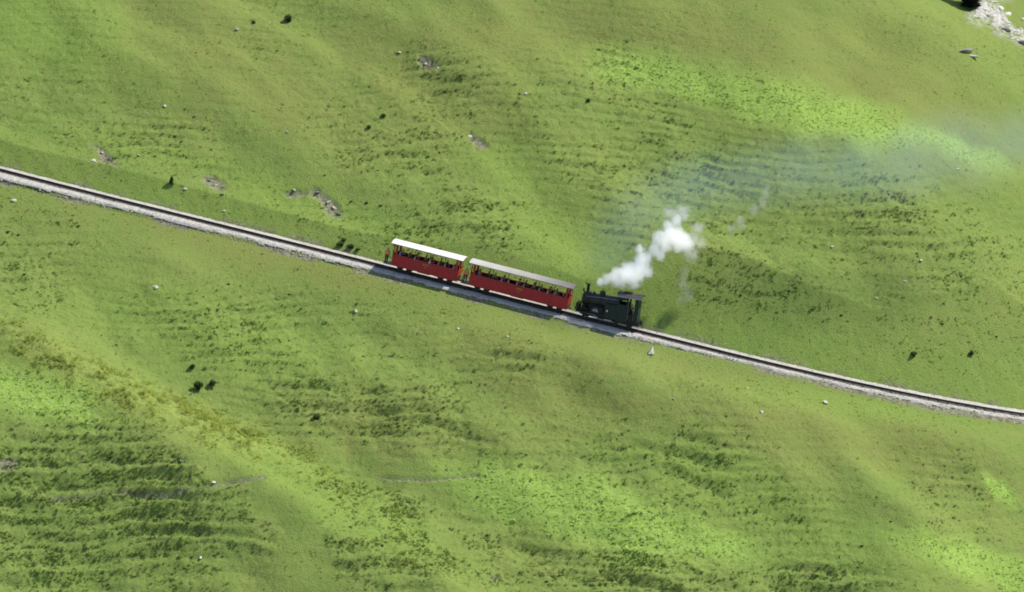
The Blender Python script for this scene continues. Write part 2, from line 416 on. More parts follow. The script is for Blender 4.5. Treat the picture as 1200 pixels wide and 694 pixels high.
soil_all = np.clip(np.maximum(np.maximum(soil, bank*.95), topedge*.6), 0, 1)
colattr(me, 'ground', np.stack([soil_all.ravel(), olive.ravel(), fresh.ravel(), one], -1))
a = me.attributes.new('rock', 'FLOAT', 'POINT'); a.data.foreach_set('value', rock.ravel().astype(np.float32))
hill = link(bpy.data.objects.new('hillside', me)); tag(hill, kind='structure')

# look-ups on the finished ground
UF, VF = pix(V); UF = UF.reshape(ny, nx); VF = VF.reshape(ny, nx)
def at(px, py):
    """the point of the finished hillside that the photograph shows there"""
    j = int(np.argmin((UF-px)**2+(VF-py)**2)); return Vector(V[j])
inner = (np.abs(GX) < 68) & (np.abs(GV) < 63) & ~((dT < 2.2) & (dT > -wn-.7))
def scatter(prob, n):
    p = (prob*inner).ravel().clip(0); p = p/p.sum(); j = RNG.choice(p.size, n, p=p)
    q = V[j].copy(); q[:, 0] += RNG.uniform(-.07, .07, n); q[:, 1] += RNG.uniform(-.06, .06, n); return q, j

# ------------------------------------------------------------------ grass, weeds and flowers: leaf-sized faces in one mesh each
def leafmesh(name, q, size, nleaf, mats, lean=.6, width=.45, matpick=None, flat=0.0, jit=.28, lift=.3):
    n = len(q); N = n*nleaf
    base_ = np.repeat(q, nleaf, 0); s = np.repeat(size, nleaf)*RNG.uniform(.6, 1.25, N)
    an = RNG.uniform(0, 2*np.pi, N); ln = RNG.uniform(.1, lean, N)
    dirv = np.stack([np.cos(an)*ln, np.sin(an)*ln - .1, np.ones(N)*(1-flat)+flat*.35], -1); dirv /= np.linalg.norm(dirv, axis=1)[:, None]
    side = np.stack([-np.sin(an), np.cos(an), np.zeros(N)], -1); wv = (width*s)[:, None]*.5
    off = np.stack([np.cos(an), np.sin(an)*.8, np.zeros(N)], -1)*(RNG.uniform(0, .5, N)*s)[:, None]
    b = base_+off-np.array([0, 0, .03]); tip = b+dirv*s[:, None]; mid = b+dirv*(s*.5)[:, None]
    Vt = np.stack([b, mid+side*wv, tip, mid-side*wv], 1).reshape(-1, 3); Fc = np.arange(N*4).reshape(-1, 4)
    mi = None if matpick is None else np.repeat(matpick, nleaf)
    if flat > .5:      # broad leaves held open to the light
        nn = np.stack([RNG.normal(.1, jit, N), RNG.normal(-.3, jit, N), np.full(N, .9)], -1); nn /= np.linalg.norm(nn, axis=1)[:, None]
        ax = np.stack([np.cos(an), np.sin(an), np.zeros(N)], -1); ax -= nn*(ax*nn).sum(1)[:, None]; ax /= np.linalg.norm(ax, axis=1)[:, None]; ay = np.cross(nn, ax)
        cc_ = base_+off*2+np.array([0, 0, 1.0])*(RNG.uniform(lift*.1, lift, N))[:, None]; L_ = (s*.5)[:, None]; W_ = L_*width
        Vt = np.stack([cc_-ax*L_, cc_+ay*W_, cc_+ax*L_, cc_-ay*W_], 1).reshape(-1, 3)
    return np_mesh(name, Vt, Fc, 4, mats, smooth=False, matidx=mi)
def leafmat(name, c1, c2, trans=.35):
    t = NT(name); f = t.rng(t.noise(.8, 4, .6, t.pos()), .35, .65); cc = t.mix(f, c1+(1,), c2+(1,))
    ri = t.n('NewGeometry').outputs['Random Per Island']; cc = t.mix(t.math('MULTIPLY', ri, .35), cc, tuple(x*.45 for x in c1)+(1,))
    d = t.n('BsdfDiffuse'); tr = t.n('BsdfTranslucent'); ms = t.n('MixShader'); ms.inputs[0].default_value = trans
    g_ = t.n('NewGeometry'); sc1 = t.n('VectorMath', operation='SCALE'); t.t.links.new(g_.outputs['Normal'], sc1.inputs[0]); sc1.inputs['Scale'].default_value = .45
    ad = t.n('VectorMath', operation='ADD'); t.t.links.new(sc1.outputs[0], ad.inputs[0]); ad.inputs[1].default_value = (.0, -.35, .8); nm = t.n('VectorMath', operation='NORMALIZE'); t.t.links.new(ad.outputs[0], nm.inputs[0])
    t.t.links.new(nm.outputs[0], d.inputs['Normal'])
    t.t.links.new(cc, d.inputs[0]); t.t.links.new(cc, tr.inputs[0]); t.t.links.new(d.outputs[0], ms.inputs[1]); t.t.links.new(tr.outputs[0], ms.inputs[2])
    t.t.links.new(ms.outputs[0], t.out.inputs[0]); return t.m
g1 = leafmat('grass_green', (0.209, 0.315, 0.053), (0.251, 0.330, 0.062), .4); g2 = leafmat('grass_straw', (.33, .34, .12), (.29, .30, .09), .4); g3 = leafmat('heath_dark', (0.144, 0.220, 0.047), (0.186, 0.255, 0.058), .45)
g4 = leafmat('weed_bright', (0.350, 0.530, 0.094), (0.453, 0.600, 0.151), .3); g5 = leafmat('flower_yellow', (.46, .52, .10), (.42, .48, .12), .4); g6 = leafmat('flower_stem', (.26, .33, .065), (.32, .36, .075), .3)
g7 = leafmat('shrub_leaf', (.085, .14, .045), (.12, .18, .06), .2); g8 = leafmat('weed_pale', (.50, .66, .32), (.42, .58, .24), .3); g9 = leafmat('heath_brown', (0.218, 0.195, 0.101), (0.257, 0.234, 0.117), .45)
q, j = scatter(.15+rough*.5+.1*fresh, 42000)
o = link(bpy.data.objects.new('grass', leafmesh('grass', q, RNG.uniform(.10, .24, len(q)), 5, [g1, g2], .8, .35, (RNG.random(len(q)) < .28).astype(int), 1, .3, .035)))
tag(o, 'short tufted grass growing all over the green hillside', 'grass', kind='stuff')
q, j = scatter(np.clip(.6*clump+1.2*riser, 0, 1)**1.3*(.03+rough**2), 10000)
o = link(bpy.data.objects.new('heath_tussocks', leafmesh('heath_tussocks', q, RNG.uniform(.12, .30, len(q)), 6, [g3, g9, g1], 1.1, .5, RNG.choice([0, 1, 2], len(q), p=[.55, .13, .32]), 1, .5, .18)))
tag(o, 'darker bushy heath tussocks on the stepped cattle terraces', 'heath', kind='stuff')
q, j = scatter(sstep(.1, 1.0, lush)**1.5, 4200)
o = link(bpy.data.objects.new('broad_leaved_weeds', leafmesh('broad_leaved_weeds', q, RNG.uniform(.08, .24, len(q)), 5, [g4, g8], 1.6, .8, (RNG.random(len(q)) < .16).astype(int), .8, .16, .03)))
tag(o, 'bright green broad leaved weeds in lush patches of the slope', 'weeds', kind='stuff')
q, j = scatter(yellow**1.2*sstep(-.15, .35, fbm(GX/1.2, GY/1.2, 2, 3)), 4000)
o = link(bpy.data.objects.new('yellow_flowers', leafmesh('yellow_flowers', q, RNG.uniform(.10, .22, len(q)), 5, [g6, g5], .7, .5, (RNG.random(len(q)) < .38).astype(int), 1, .5, .34)))
tag(o, 'yellow flowering herbs along the crest of the nearest spur', 'flowers', kind='stuff')

# ------------------------------------------------------------------ track bed
bt = NT('ballast'); P = bt.pos(); da = bt.n('Attribute'); da.attribute_name = 'across'; dd = da.outputs['Fac']
st = bt.n('TexVoronoi'); st.inputs['Scale'].default_value = 9; bt.t.links.new(P, st.inputs['Vector'])
c = bt.mix(bt.rng(bt.noise(1.2, 5, .65, P), .3, .7), (.53, .51, .465, 1), (.42, .40, .37, 1))
sv = bt.n('SeparateColor'); bt.t.links.new(st.outputs['Color'], sv.inputs[0]); c = bt.mix(.25, c, sv.outputs[0], 'SOFT_LIGHT')
dk = bt.rng(bt.math('ABSOLUTE', bt.math('ADD', dd, .12)), .60, .86, 1, 0)
c = bt.mix(dk, c, bt.mix(bt.rng(bt.noise(3, 4, .6, P), .35, .65), (.13, .115, .108, 1), (.070, .062, .062, 1)))
c = bt.mix(bt.rng(bt.noise(.5, 5, .7, P), .60, .72, 0, .5), c, (.24, .215, .18, 1))
bt.put(bt.b.inputs['Base Color'], c); bt.b.inputs['Roughness'].default_value = .9
bt.bump(st.outputs['Distance'], .8, .05)
sx = np.arange(-74, 74, .13); dd_ = np.arange(-3.8, 2.7, .13)
SX, SD = np.meshgrid(sx, dd_)
wl = wnear(SX)+.12*fbm(SX/1.2, SX*0, 1, 3)+.14*vn(SX/4, SX*0, 3); wu = 1.85+.14*fbm(SX/1.1, SX*0+7, 2, 3)
prof = -.16 - .22*np.maximum(-SD-.6, 0) + .16*np.maximum(SD-.7, 0)
prof = prof - 1.6*np.maximum(-SD-wl, 0) - .9*np.maximum(SD-wu, 0) + .035*fbm(SX/.22, SD/.22, 3, 2) + .05*fbm(SX/1.5, SD/.8, 4, 2)*(np.abs(SD) > .6)
keep = (-SD < wl+.22) & (SD < wu+.55)
BX = SX; BY = YT(SX)+SD/.965; BZ = ZT(SX)+prof
bi = np.arange(SX.size).reshape(SX.shape); Fb = np.stack([bi[:-1, :-1], bi[:-1, 1:], bi[1:, 1:], bi[1:, :-1]], -1).reshape(-1, 4)
kf = keep.ravel()[Fb].all(1)
me = np_mesh('track_bed', np.stack([BX, BY, BZ], -1).reshape(-1, 3), Fb[kf], 4, [bt.m])
a = me.attributes.new('across', 'FLOAT', 'POINT'); a.data.foreach_set('value', SD.ravel().astype(np.float32))
tag(link(bpy.data.objects.new('track_bed', me)), kind='structure')

def stone_bm(seed, sub=2, sq=(1, .8, .6), j=.28):
    rd = random.Random(seed); bm = bmesh.new(); bmesh.ops.create_icosphere(bm, subdivisions=sub, radius=1)
    cuts = [(Vector((rd.gauss(0,1), rd.gauss(0,1), rd.gauss(0,1))).normalized(), rd.uniform(.45, .8)) for _ in range(9)]
    for v in bm.verts:
        p = v.co.copy()
        for nrm, dcut in cuts:
            k = p.dot(nrm)
            if k > dcut: p -= nrm*(k-dcut)
        p *= 1+rd.uniform(-j, j)*.15
        v.co = Vector((p.x*sq[0], p.y*sq[1], p.z*sq[2]))
    return bm
# loose stones of the ballast: nobody could count them
def stones_mesh(name, q, size, mats):
    bms = []
    for k in range(5):
        b = stone_bm(k, 1); b.verts.index_update(); bms.append((np.array([v.co[:] for v in b.verts]), np.array([[v.index for v in f.verts] for f in b.faces]))); b.free()
    Vs, Fs, off, mi = [], [], 0, []
    for i, p in enumerate(q):
        v, f = bms[i % 5]; a = random.uniform(0, 6.28); ca, sa = math.cos(a), math.sin(a)
        vv = v*size[i]; vv = np.stack([vv[:, 0]*ca-vv[:, 1]*sa, vv[:, 0]*sa+vv[:, 1]*ca, vv[:, 2]], -1)+p
        Vs.append(vv); Fs.append(f+off); off += len(v); mi.append(np.full(len(f), 1 if random.random() < .3 else 0))
    return np_mesh(name, np.concatenate(Vs), np.concatenate(Fs), 3, mats, smooth=False, matidx=np.concatenate(mi))
m_st1 = simple('limestone_grey', (.50, .47, .42), .9, var=.2, scale=2); m_st2 = simple('limestone_pale', (.70, .67, .60), .9, var=.1, scale=2)
n = 5200; xs = RNG.uniform(-70, 70, n); sd = np.where(RNG.random(n) < .5, -wnear(xs)+RNG.normal(0, .22, n), RNG.uniform(-2.4, -.8, n)); up_ = RNG.random(n) < .33
sd = np.where(up_, 1.8+RNG.normal(0, .16, n), sd); sd = np.maximum(sd, -wnear(xs)-.35)
zz = ZT(xs)-.15-.22*np.maximum(-sd-.6, 0)-1.2*np.maximum(-sd-wnear(xs), 0)-.6*np.maximum(sd-1.85, 0)+.16*np.clip(sd-.7, 0, 1.15)
q = np.stack([xs, YT(xs)+sd/.965, zz], -1)
tag(link(bpy.data.objects.new('gravel', stones_mesh('gravel', q, RNG.uniform(.035, .09, n)*np.where(RNG.random(n) < .03, 1.9, 1), [m_st1, m_st2]))),
    'pale limestone ballast stones along both edges of the track', 'gravel', kind='stuff')

# ------------------------------------------------------------------ rails, rack and sleepers
m_rail = simple('rail_steel', (.095, .075, .068), .45, .6, .3, 4); m_sleep = simple('sleeper_steel', (.085, .065, .060), .75, .2, .3, 5)
m_rack = simple('rack_steel', (.070, .058, .055), .5, .6, .2, 5)
track = empty('railway_track', Matrix.Translation(tp(0)), 'narrow rack railway track with dark sleepers crossing the slope', 'railway track')
inv = Matrix.Translation(-tp(0))
def ribbon(name, d0, prof, mat):
    xs = np.arange(-73, 73.01, 1.0); rows = []
    for X in xs:
        p = tp(X); tg = (tp(X+.5)-tp(X-.5)).normalized(); sd = Vector((0, 0, 1)).cross(tg).normalized(); up = tg.cross(sd)
        for (a, b) in prof: rows.append(inv @ (p+sd*(d0+a)+up*b))
    k = len(prof); m = len(xs); F = []
    for i in range(m-1):
        for e in range(k): F.append((i*k+e, i*k+(e+1) % k, (i+1)*k+(e+1) % k, (i+1)*k+e))
    F.append(tuple(range(k))); F.append(tuple(range((m-1)*k, m*k))[::-1])
    b = MB(); b.add(rows, F); return b.build(name, mat, track)
RP = [(-.055,-.10),(.055,-.10),(.05,-.085),(.012,-.075),(.012,-.03),(.03,-.02),(.03,0),(-.03,0),(-.03,-.02),(-.012,-.03),(-.012,-.075),(-.05,-.085)]
ribbon('rail', -.415, RP, m_rail); ribbon('rail', .415, RP, m_rail)
ribbon('rack_rail', 0, [(-.06,-.10),(.06,-.10),(.06,.03),(.035,.03),(.035,-.04),(-.035,-.04),(-.035,.03),(-.06,.03)], m_rack)
sb = MB(); sb.add([(-.11,-.78,-.16),(.11,-.78,-.16),(.11,.78,-.16),(-.11,.78,-.16),(-.07,-.76,-.101),(.07,-.76,-.101),(.07,.76,-.101),(-.07,.76,-.101)],
                  [(0,3,2,1),(4,5,6,7),(0,1,5,4),(1,2,6,5),(2,3,7,6),(3,0,4,7)])
sl0 = sb.build('sleeper', m_sleep, track); sme = sl0.data
order = []
sp = 1.12; xs = np.arange(-57, 57, sp*.98)
def sl_mat(X):
    p = tp(X); tg = (tp(X+.5)-tp(X-.5)).normalized(); sd = Vector((0, 0, 1)).cross(tg).normalized(); M = Matrix((tg, sd, tg.cross(sd))).transposed().to_4x4(); M.translation = p; return inv @ M
vis = [X for X in xs if not (-15.5 < X < 16)]
for i, X in enumerate(vis[:99]):
    o = sl0 if i == 0 else link(sl0.copy(), track)
    o.matrix_basis = sl_mat(X)
rest = [X for X in xs if -15.5 <= X <= 16] + list(vis[99:]) + list(np.arange(57, 73, sp)) + list(np.arange(-73, -57.3, sp))
rb = MB()
for X in rest:
    rb.T = sl_mat(X); rb.add([v.co for v in sme.vertices], [tuple(p.vertices) for p in sme.polygons])
o = rb.build('sleepers_under_train', m_sleep, track); tag(o, kind='stuff')

# ------------------------------------------------------------------ materials of the train
m_red = simple('red_paint', (.50, .026, .036), .42, 0, .10, 1.2); m_redend = m_red
m_white = simple('white_roof', (.82, .80, .77), .55, 0, .05, 1.0)
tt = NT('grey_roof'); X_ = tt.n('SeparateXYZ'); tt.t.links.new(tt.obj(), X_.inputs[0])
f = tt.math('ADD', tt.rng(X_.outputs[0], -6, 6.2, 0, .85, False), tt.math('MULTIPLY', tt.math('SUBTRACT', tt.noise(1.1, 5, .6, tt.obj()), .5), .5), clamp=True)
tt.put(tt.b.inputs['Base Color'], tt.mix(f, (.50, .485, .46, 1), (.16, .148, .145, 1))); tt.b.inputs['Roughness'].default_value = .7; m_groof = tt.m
m_dark = simple('underframe_black', (.028, .030, .033), .6, .2, .2, 3); m_wheel = simple('wheel_steel', (.06, .055, .05), .5, .5, .3, 4)
m_ceil = simple('cream_ceiling', (.50, .44, .34), .7, 0, .05, 2); m_wood = simple('bench_wood', (.12, .065, .035), .6, 0, .25, 4)
m_lin = simple('dark_lining', (.035, .022, .018), .8, 0, .1, 2); m_gold = simple('gold_lettering', (.75, .42, .05), .5, 0, .05, 3)
m_green = simple('loco_green', (.010, .030, .027), .45, .0, .2, 1.5); m_black = simple('loco_black', (.020, .022, .026), .42, .2, .25, 2)
m_boil = simple('boiler_black', (.040, .041, .052), .4, .2, .2, 2); m_steel = simple('bright_steel', (.50, .50, .48), .3, .9, .15, 4)
m_roofd = simple('cab_roof', (.045, .047, .052), .8, 0, .3, 2); m_trim = simple('grey_trim', (.36, .36, .38), .5, .2, .15, 3)
m_lamp = simple('lamp_glass', (.75, .75, .72), .2, 0, .03, 3); m_brass = simple('brass', (.55, .38, .12), .3, .9, .15, 3); m_soot = simple('chimney_soot', (.012, .012, .013), .8, 0, .2, 3)

def wheelset(par, x, r=.32, z=None):
    z = r if z is None else z
    a = MB(); a.lathe([(.05, -.5), (.05, .5)], (x, 0, z), 'y', 10); ax = a.build('axle', m_wheel, par)
    for s in (-1, 1):
        b = MB(); b.lathe([(.06, -.06), (.09, -.055), (.09, -.03), (r*.8, -.02), (r*.82, -.045), (r+.0, -.045), (r+.0, .03), (r+.035, .035), (r+.035, .05), (.08, .05)], (x, s*.42, z), 'y', 22)
        wv = b.build('wheel', m_wheel, par, smooth=False)
        if s > 0:
            for v in wv.data.vertices: v.co.y = 2*.42-v.co.y if False else v.co.y
def bogie(par, x):
    b = MB()
    for s in (-1, 1): b.prism([(x-.95, .42), (x-.75, .62), (x+.75, .62), (x+.95, .42), (x+.7, .30), (x+.35, .30), (x+.25, .44), (x-.25, .44), (x-.35, .30), (x-.7, .30)], s*.62-.04, s*.62+.04)
    b.box(x-.12, x+.12, -.58, .58, .45, .6)
    bo = b.build('bogie', m_dark, par, .012)
    for dx in (-.55, .55): wheelset(bo, x+dx, .30)
def arch(hw, zc, ze, n=12):
    return [(-hw+2*hw*k/n, ze+(zc-ze)*(1-((-1+2*k/n))**2)**.8) for k in range(n+1)]
def roof_mesh(b, x0, x1, hw, ze, zc, th):
    top = arch(hw, zc, ze); bot = arch(hw, zc-th, ze-th)
    n = len(top); vs = []
    for x in (x0, x1):
        vs += [(x, y, z) for y, z in top] + [(x, y, z) for y, z in bot[::-1]]
    k = 2*n; fs = [tuple(range(k)), tuple(range(k, 2*k))[::-1]]
    for e in range(k): fs.append((e, (e+1) % k, (e+1) % k+k, e+k)[::-1])
    b.add(vs, fs)
def text(parent, s, size, loc, rot, mat):
    cu = bpy.data.curves.new('lettering', 'FONT'); cu.body = s; cu.size = size; cu.extrude = .004; cu.align_x = 'CENTER'; cu.align_y = 'CENTER'
    cu.materials.append(mat); o = bpy.data.objects.new('lettering', cu); COL.objects.link(o); bpy.context.view_layer.update()
    me = bpy.data.meshes.new_from_object(o.evaluated_get(bpy.context.evaluated_depsgraph_get())); bpy.data.objects.remove(o); o = bpy.data.objects.new('lettering', me); link(o, parent); o.location = loc; o.rotation_euler = rot; return o

BOT, SILL, EAVE, CROWN, HW = .55, 1.90, 3.22, 3.42, 1.08
def carriage(px, L, bays, roofm, name_label):
    M = frame_at(px, L*.34); t = empty('railway_carriage', M, name_label, 'railway carriage', 'red passenger carriages of the train')
    h = L/2
    b = MB(); b.box(-h+.1, h-.1, -.35, .35, .52, .66); b.box(-h+.05, -h+.17, -.9, .9, .5, .70); b.box(h-.17, h-.05, -.9, .9, .5, .70)
    b.box(-h+.1, h-.1, -.95, -.85, .56, .70); b.box(-h+.1, h-.1, .85, .95, .56, .70); b.box(-.9, .6, -.5, .5, .34, .52); b.build('underframe', m_dark, t, .01)
    b = MB(); b.box(-h+.04, h-.04, -HW+.05, HW-.05, .70, .86); b.build('floor', m_wood, t)
    # side panels, with sill rail, vertical seams
    for s in (-1, 1):
        b = MB(); y = s*HW
        b.box(-h, h, min(y, y-s*.05), max(y, y-s*.05), BOT, SILL); b.box(-h, h, min(y+s*.012, y-s*.07), max(y+s*.012, y-s*.07), SILL+.001, SILL+.05)
        b.box(-h, h, min(y, y+s*.012), max(y, y+s*.012), BOT+.16, BOT+.20)
        for k in range(bays+1):
            x = -h+.35+(L-.7)*k/bays; b.box(x-.03, x+.03, min(y, y+s*.014), max(y, y+s*.014), BOT+.22, SILL-.03)
        b.build('side_panel', m_red, t, .006)
        b = MB(); b.box(-h+.06, h-.06, min(y-s*.052, y-s*.07), max(y-s*.052, y-s*.07), .87, SILL-.004); b.build('inner_lining', m_lin, t)
        b = MB(); b.box(-h, h, min(y, y-s*.06), max(y, y-s*.06), EAVE-.12, EAVE-.02); b.build('eave_beam', m_red, t, .006)
        for k in range(bays+1):
            x = -h+.35+(L-.7)*k/bays; w_ = .035 if 0 < k < bays else .14
            b = MB(); b.box(x-w_, x+w_, min(y-s*.003, y-s*.055), max(y-s*.003, y-s*.055), SILL+.051, EAVE-.121); b.build('pillar', m_red if w_ > .1 else m_wood, t)
    # end walls
    for s in (-1, 1):
        b = MB(); xx = s*h
        a0, a1 = min(xx, xx-s*.05), max(xx, xx-s*.05)
        b.box(a0, a1, -HW+.051, HW-.051, .87, SILL+.05); b.box(a0, a1, -HW+.051, -HW+.35, SILL+.05, EAVE-.02); b.box(a0, a1, HW-.35, HW-.051, SILL+.05, EAVE-.02); b.box(a0, a1, -HW+.35, HW-.35, EAVE-.25, EAVE-.02)
        b.build('end_wall', m_red if s > 0 else m_dark, t, .006)
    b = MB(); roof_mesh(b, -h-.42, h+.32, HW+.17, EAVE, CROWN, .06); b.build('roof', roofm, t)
    b = MB(); roof_mesh(b, -h+.05, h-.05, HW-.03, EAVE-.03, CROWN-.075, .02); b.build('ceiling', m_ceil, t)
    # benches
    for k in range(bays):
        x = -h+.35+(L-.7)*(k+.5)/bays
        for s in (-1, 1):
            b = MB(); xb = x+s*.78
            b.box(min(xb, xb-s*.42), max(xb, xb-s*.42), -HW+.08, HW-.08, 1.36, 1.41); b.box(xb-.025, xb+.025, -HW+.08, HW-.08, 1.41, 2.06); b.box(xb-.03-s*.2, xb+.03-s*.2, -.9, -.8, .86, 1.36); b.box(xb-.03-s*.2, xb+.03-s*.2, .8, .9, .86, 1.36)
            b.build('bench', m_wood, t, .008)
    bogie(t, -h+1.55); bogie(t, h-1.55)
    # platform at the uphill end, with steps and rail
    b = MB(); b.box(-h-1.05, -h-.02, -.85, .85, .47, .53); b.box(-h-.8, -h-.2, -1.02, -.86, .25, .29); b.build('end_platform', m_trim, t, .008)
    b = MB(); b.tube([(-h-1.02, .8, .5), (-h-1.02, .8, 1.5), (-h-1.02, -.1, 1.5)], .022); b.tube([(-h-1.02, .35, .5), (-h-1.02, .35, 1.5)], .018); b.tube([(-h-1.02, -.1, .5), (-h-1.02, -.1, 1.5)], .018); b.build('platform_railing', m_dark, t)
    b = MB(); b.tube([(-h-.03, -.93, .8), (-h-.03, -.93, 2.3)], .02); b.build('handrail', m_dark, t)
    for s in (-1, 1):
        b = MB(); x = s*h; o_ = -.86 if s < 0 else .02
        b.lathe([(.05, 0), (.05, .22), (.15, .24), (.17, .27), (.15, .30)] if s > 0 else [(.05, 0), (.05, -.12), (.15, -.14), (.17, -.17), (.15, -.2)], (x+(-.85 if s < 0 else 0), 0, .6), 'x', 14); b.build('buffer', m_dark, t)
    text(t, 'B.R.B.', .34, (.05, -HW-.016, 1.56), (R(90), 0, 0), m_gold); text(t, 'B %d' % (4 if bays == 4 else 7), .22, (.05, -HW-.016, 1.24), (R(90), 0, 0), m_gold)
    return t, h
car1, h1 = carriage(497.8, 8.08, 4, m_white, 'shorter red rear carriage with a bright white roof')
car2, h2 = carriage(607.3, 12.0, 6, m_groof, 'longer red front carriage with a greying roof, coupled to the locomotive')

# ------------------------------------------------------------------ locomotive
ML = frame_at(712, 2.4)
lo = empty('steam_locomotive', ML, 'black and green rack steam locomotive with tall chimney and open cab', 'locomotive')
# frame, beams, cylinders, wheels
b = MB()
for s in (-1, 1): b.prism([(-3.7, .62), (-3.7, 1.02), (3.55, 1.02), (3.55, .62), (2.6, .42), (1.6, .42), (1.2, .55), (-1.9, .42), (-3.0, .42)], s*.60-.03, s*.60+.03)
b.box(-3.7, 3.5, -.55, .55, .85, .98); b.build('frame', m_black, lo, .012)
b = MB(); b.box(-3.85, -3.7, -.98, .98, .58, 1.04); b.build('buffer_beam', m_black, lo, .015)
b = MB(); b.box(3.55, 3.70, -.98, .98, .58, 1.04); b.build('buffer_beam', m_black, lo, .015)
for s in (-1, 1):
    b = MB(); b.lathe([(.06, 0), (.06, s*.25), (.19, s*.27), (.21, s*.31), (.18, s*.35)], (s*3.8 if s < 0 else 3.7, 0, .82), 'x', 18); b.build('buffer', m_black, lo)
    b = MB(); b.tube([(s*3.75, .25, .75), (s*4.0, .25, .62), (s*4.15, .22, .6)], .03); b.build('coupling_hook', m_wheel, lo)
for x in (-2.7, -.9, .85): wheelset(lo, x, .38)
wheelset(lo, 2.6, .27)
b = MB(); b.box(-3.62, -.7, -1.02, -.66, 1.04, 1.09); b.box(-3.62, -.7, .66, 1.02, 1.04, 1.09); b.build('footplate', m_black, lo, .01)
for s in (-1, 1):
    b = MB(); b.lathe([(.20, -3.3), (.25, -3.28), (.25, -2.5), (.20, -2.48)], (0, s*.83, .72), 'x', 18); b.lathe([(.14, -3.3), (.15, -3.28), (.15, -2.6), (.12, -2.58)], (0, s*.83, 1.22), 'x', 14); b.build('cylinder_block', m_black, lo)
    b = MB(); b.tube([(-2.5, s*.86, .72), (-1.7, s*.86, .72)], .03); b.tube([(-1.7, s*.88, .72), (-.9, s*.88, .45), (.85, s*.90, .45)], .045); b.tube([(-2.7, s*.84, .30), (.85, s*.84, .42)], .04); b.build('coupling_rod', m_steel, lo)
    b = MB(); b.prism([(-2.05, 1.10), (-1.85, 1.45), (-1.45, 1.5), (-1.2, 1.1)], s*.80-.05, s*.80+.05); b.build('rocker_lever', m_trim, lo, .02)
# boiler and cab stand nearly level while the frame follows the gradient
TL = Matrix.Translation((0, 0, 1.0)) @ Matrix.Rotation(R(-5.2), 4, 'Y') @ Matrix.Diagonal(Vector((.955, 1, 1.12, 1))) @ Matrix.Translation((0, 0, -1.0))
def LB(): m = MB(); m.T = TL.copy(); return m
zb = 2.36
b = LB(); b.lathe([(.63, -2.55), (.64, -2.5), (.64, 1.0)], (0, 0, zb), 'x', 28)
for x in (-2.3, -1.5, -.4, .5): b.lathe([(.652, x-.025), (.652, x+.025)], (0, 0, zb), 'x', 28)
b.build('boiler', m_boil, lo)
b = LB(); b.lathe([(.60, -3.46), (.70, -3.42), (.72, -3.35), (.72, -2.5)], (0, 0, zb), 'x', 28); b.prism([(-3.1, 1.1), (-3.05, 1.9), (-2.6, 1.9), (-2.5, 1.1)], -.5, .5); b.build('smokebox', m_black, lo)
b = LB(); b.lathe([(.48, -3.53), (.52, -3.49), (.52, -3.461)], (0, 0, zb), 'x', 24); b.lathe([(.05, -3.62), (.06, -3.53)], (0, 0, zb), 'x', 10); b.build('smokebox_door', m_black, lo)
b = MB(); b.box(-4.02, -3.56, -.72, .72, 1.09, 1.62); b.build('toolbox', m_black, lo, .03)
b = MB(); b.box(-3.3, -.62, -.50, .50, 1.05, 1.85); b.build('firebox_casing', m_black, lo, .04)
for s in (-1, 1):
    b = MB(); b.prism([(-2.35, .98), (-2.3, 1.55), (-1.9, 1.75), (-.8, 1.75), (-.62, 1.0)], s*.52, s*.74); b.build('valve_gear', m_black, lo, .03)
cx = -2.98
b = LB(); b.lathe([(.25, 2.88), (.20, 3.02), (.18, 3.10), (.18, 3.78), (.23, 3.82), (.24, 3.90), (.165, 3.93), (.12, 3.93), (.12, 3.6)], (cx, 0, 0), 'z', 22); ch = b.build('chimney', m_soot, lo)
b = LB(); b.lathe([(.17, 3.94), (.19, 3.955), (.17, 3.985)], (cx-.30, 0, 0), 'z', 18); b.tube([(cx-.13, 0, 3.9), (cx-.30, 0, 3.96)], .025); b.build('chimney_lid', m_soot, ch)
b = LB(); b.lathe([(.02, -3.62), (.13, -3.60), (.15, -3.42)], (0, 0, 3.22), 'x', 14); b.box(-3.5, -3.42, -.05, .05, 2.98, 3.1); b.build('headlamp', m_black, lo)
b = LB(); b.lathe([(.42, 2.80), (.36, 2.92), (.36, 3.28), (.33, 3.36), (.14, 3.42), (.10, 3.42)], (-1.12, 0, 0), 'z', 24); dm = b.build('steam_dome', m_boil, lo)
b = LB(); b.lathe([(.05, 3.41), (.045, 3.62), (.07, 3.64), (.07, 3.70)], (-1.06, .0, 0), 'z', 12); b.lathe([(.04, 3.41), (.04, 3.55)], (-1.22, .08, 0), 'z', 10); b.build('safety_valve', m_brass, dm)
b = LB(); b.lathe([(.20, 2.85), (.17, 2.95), (.16, 3.12), (.08, 3.18)], (-2.15, 0, 0), 'z', 20); b.build('sandbox', m_boil, lo)
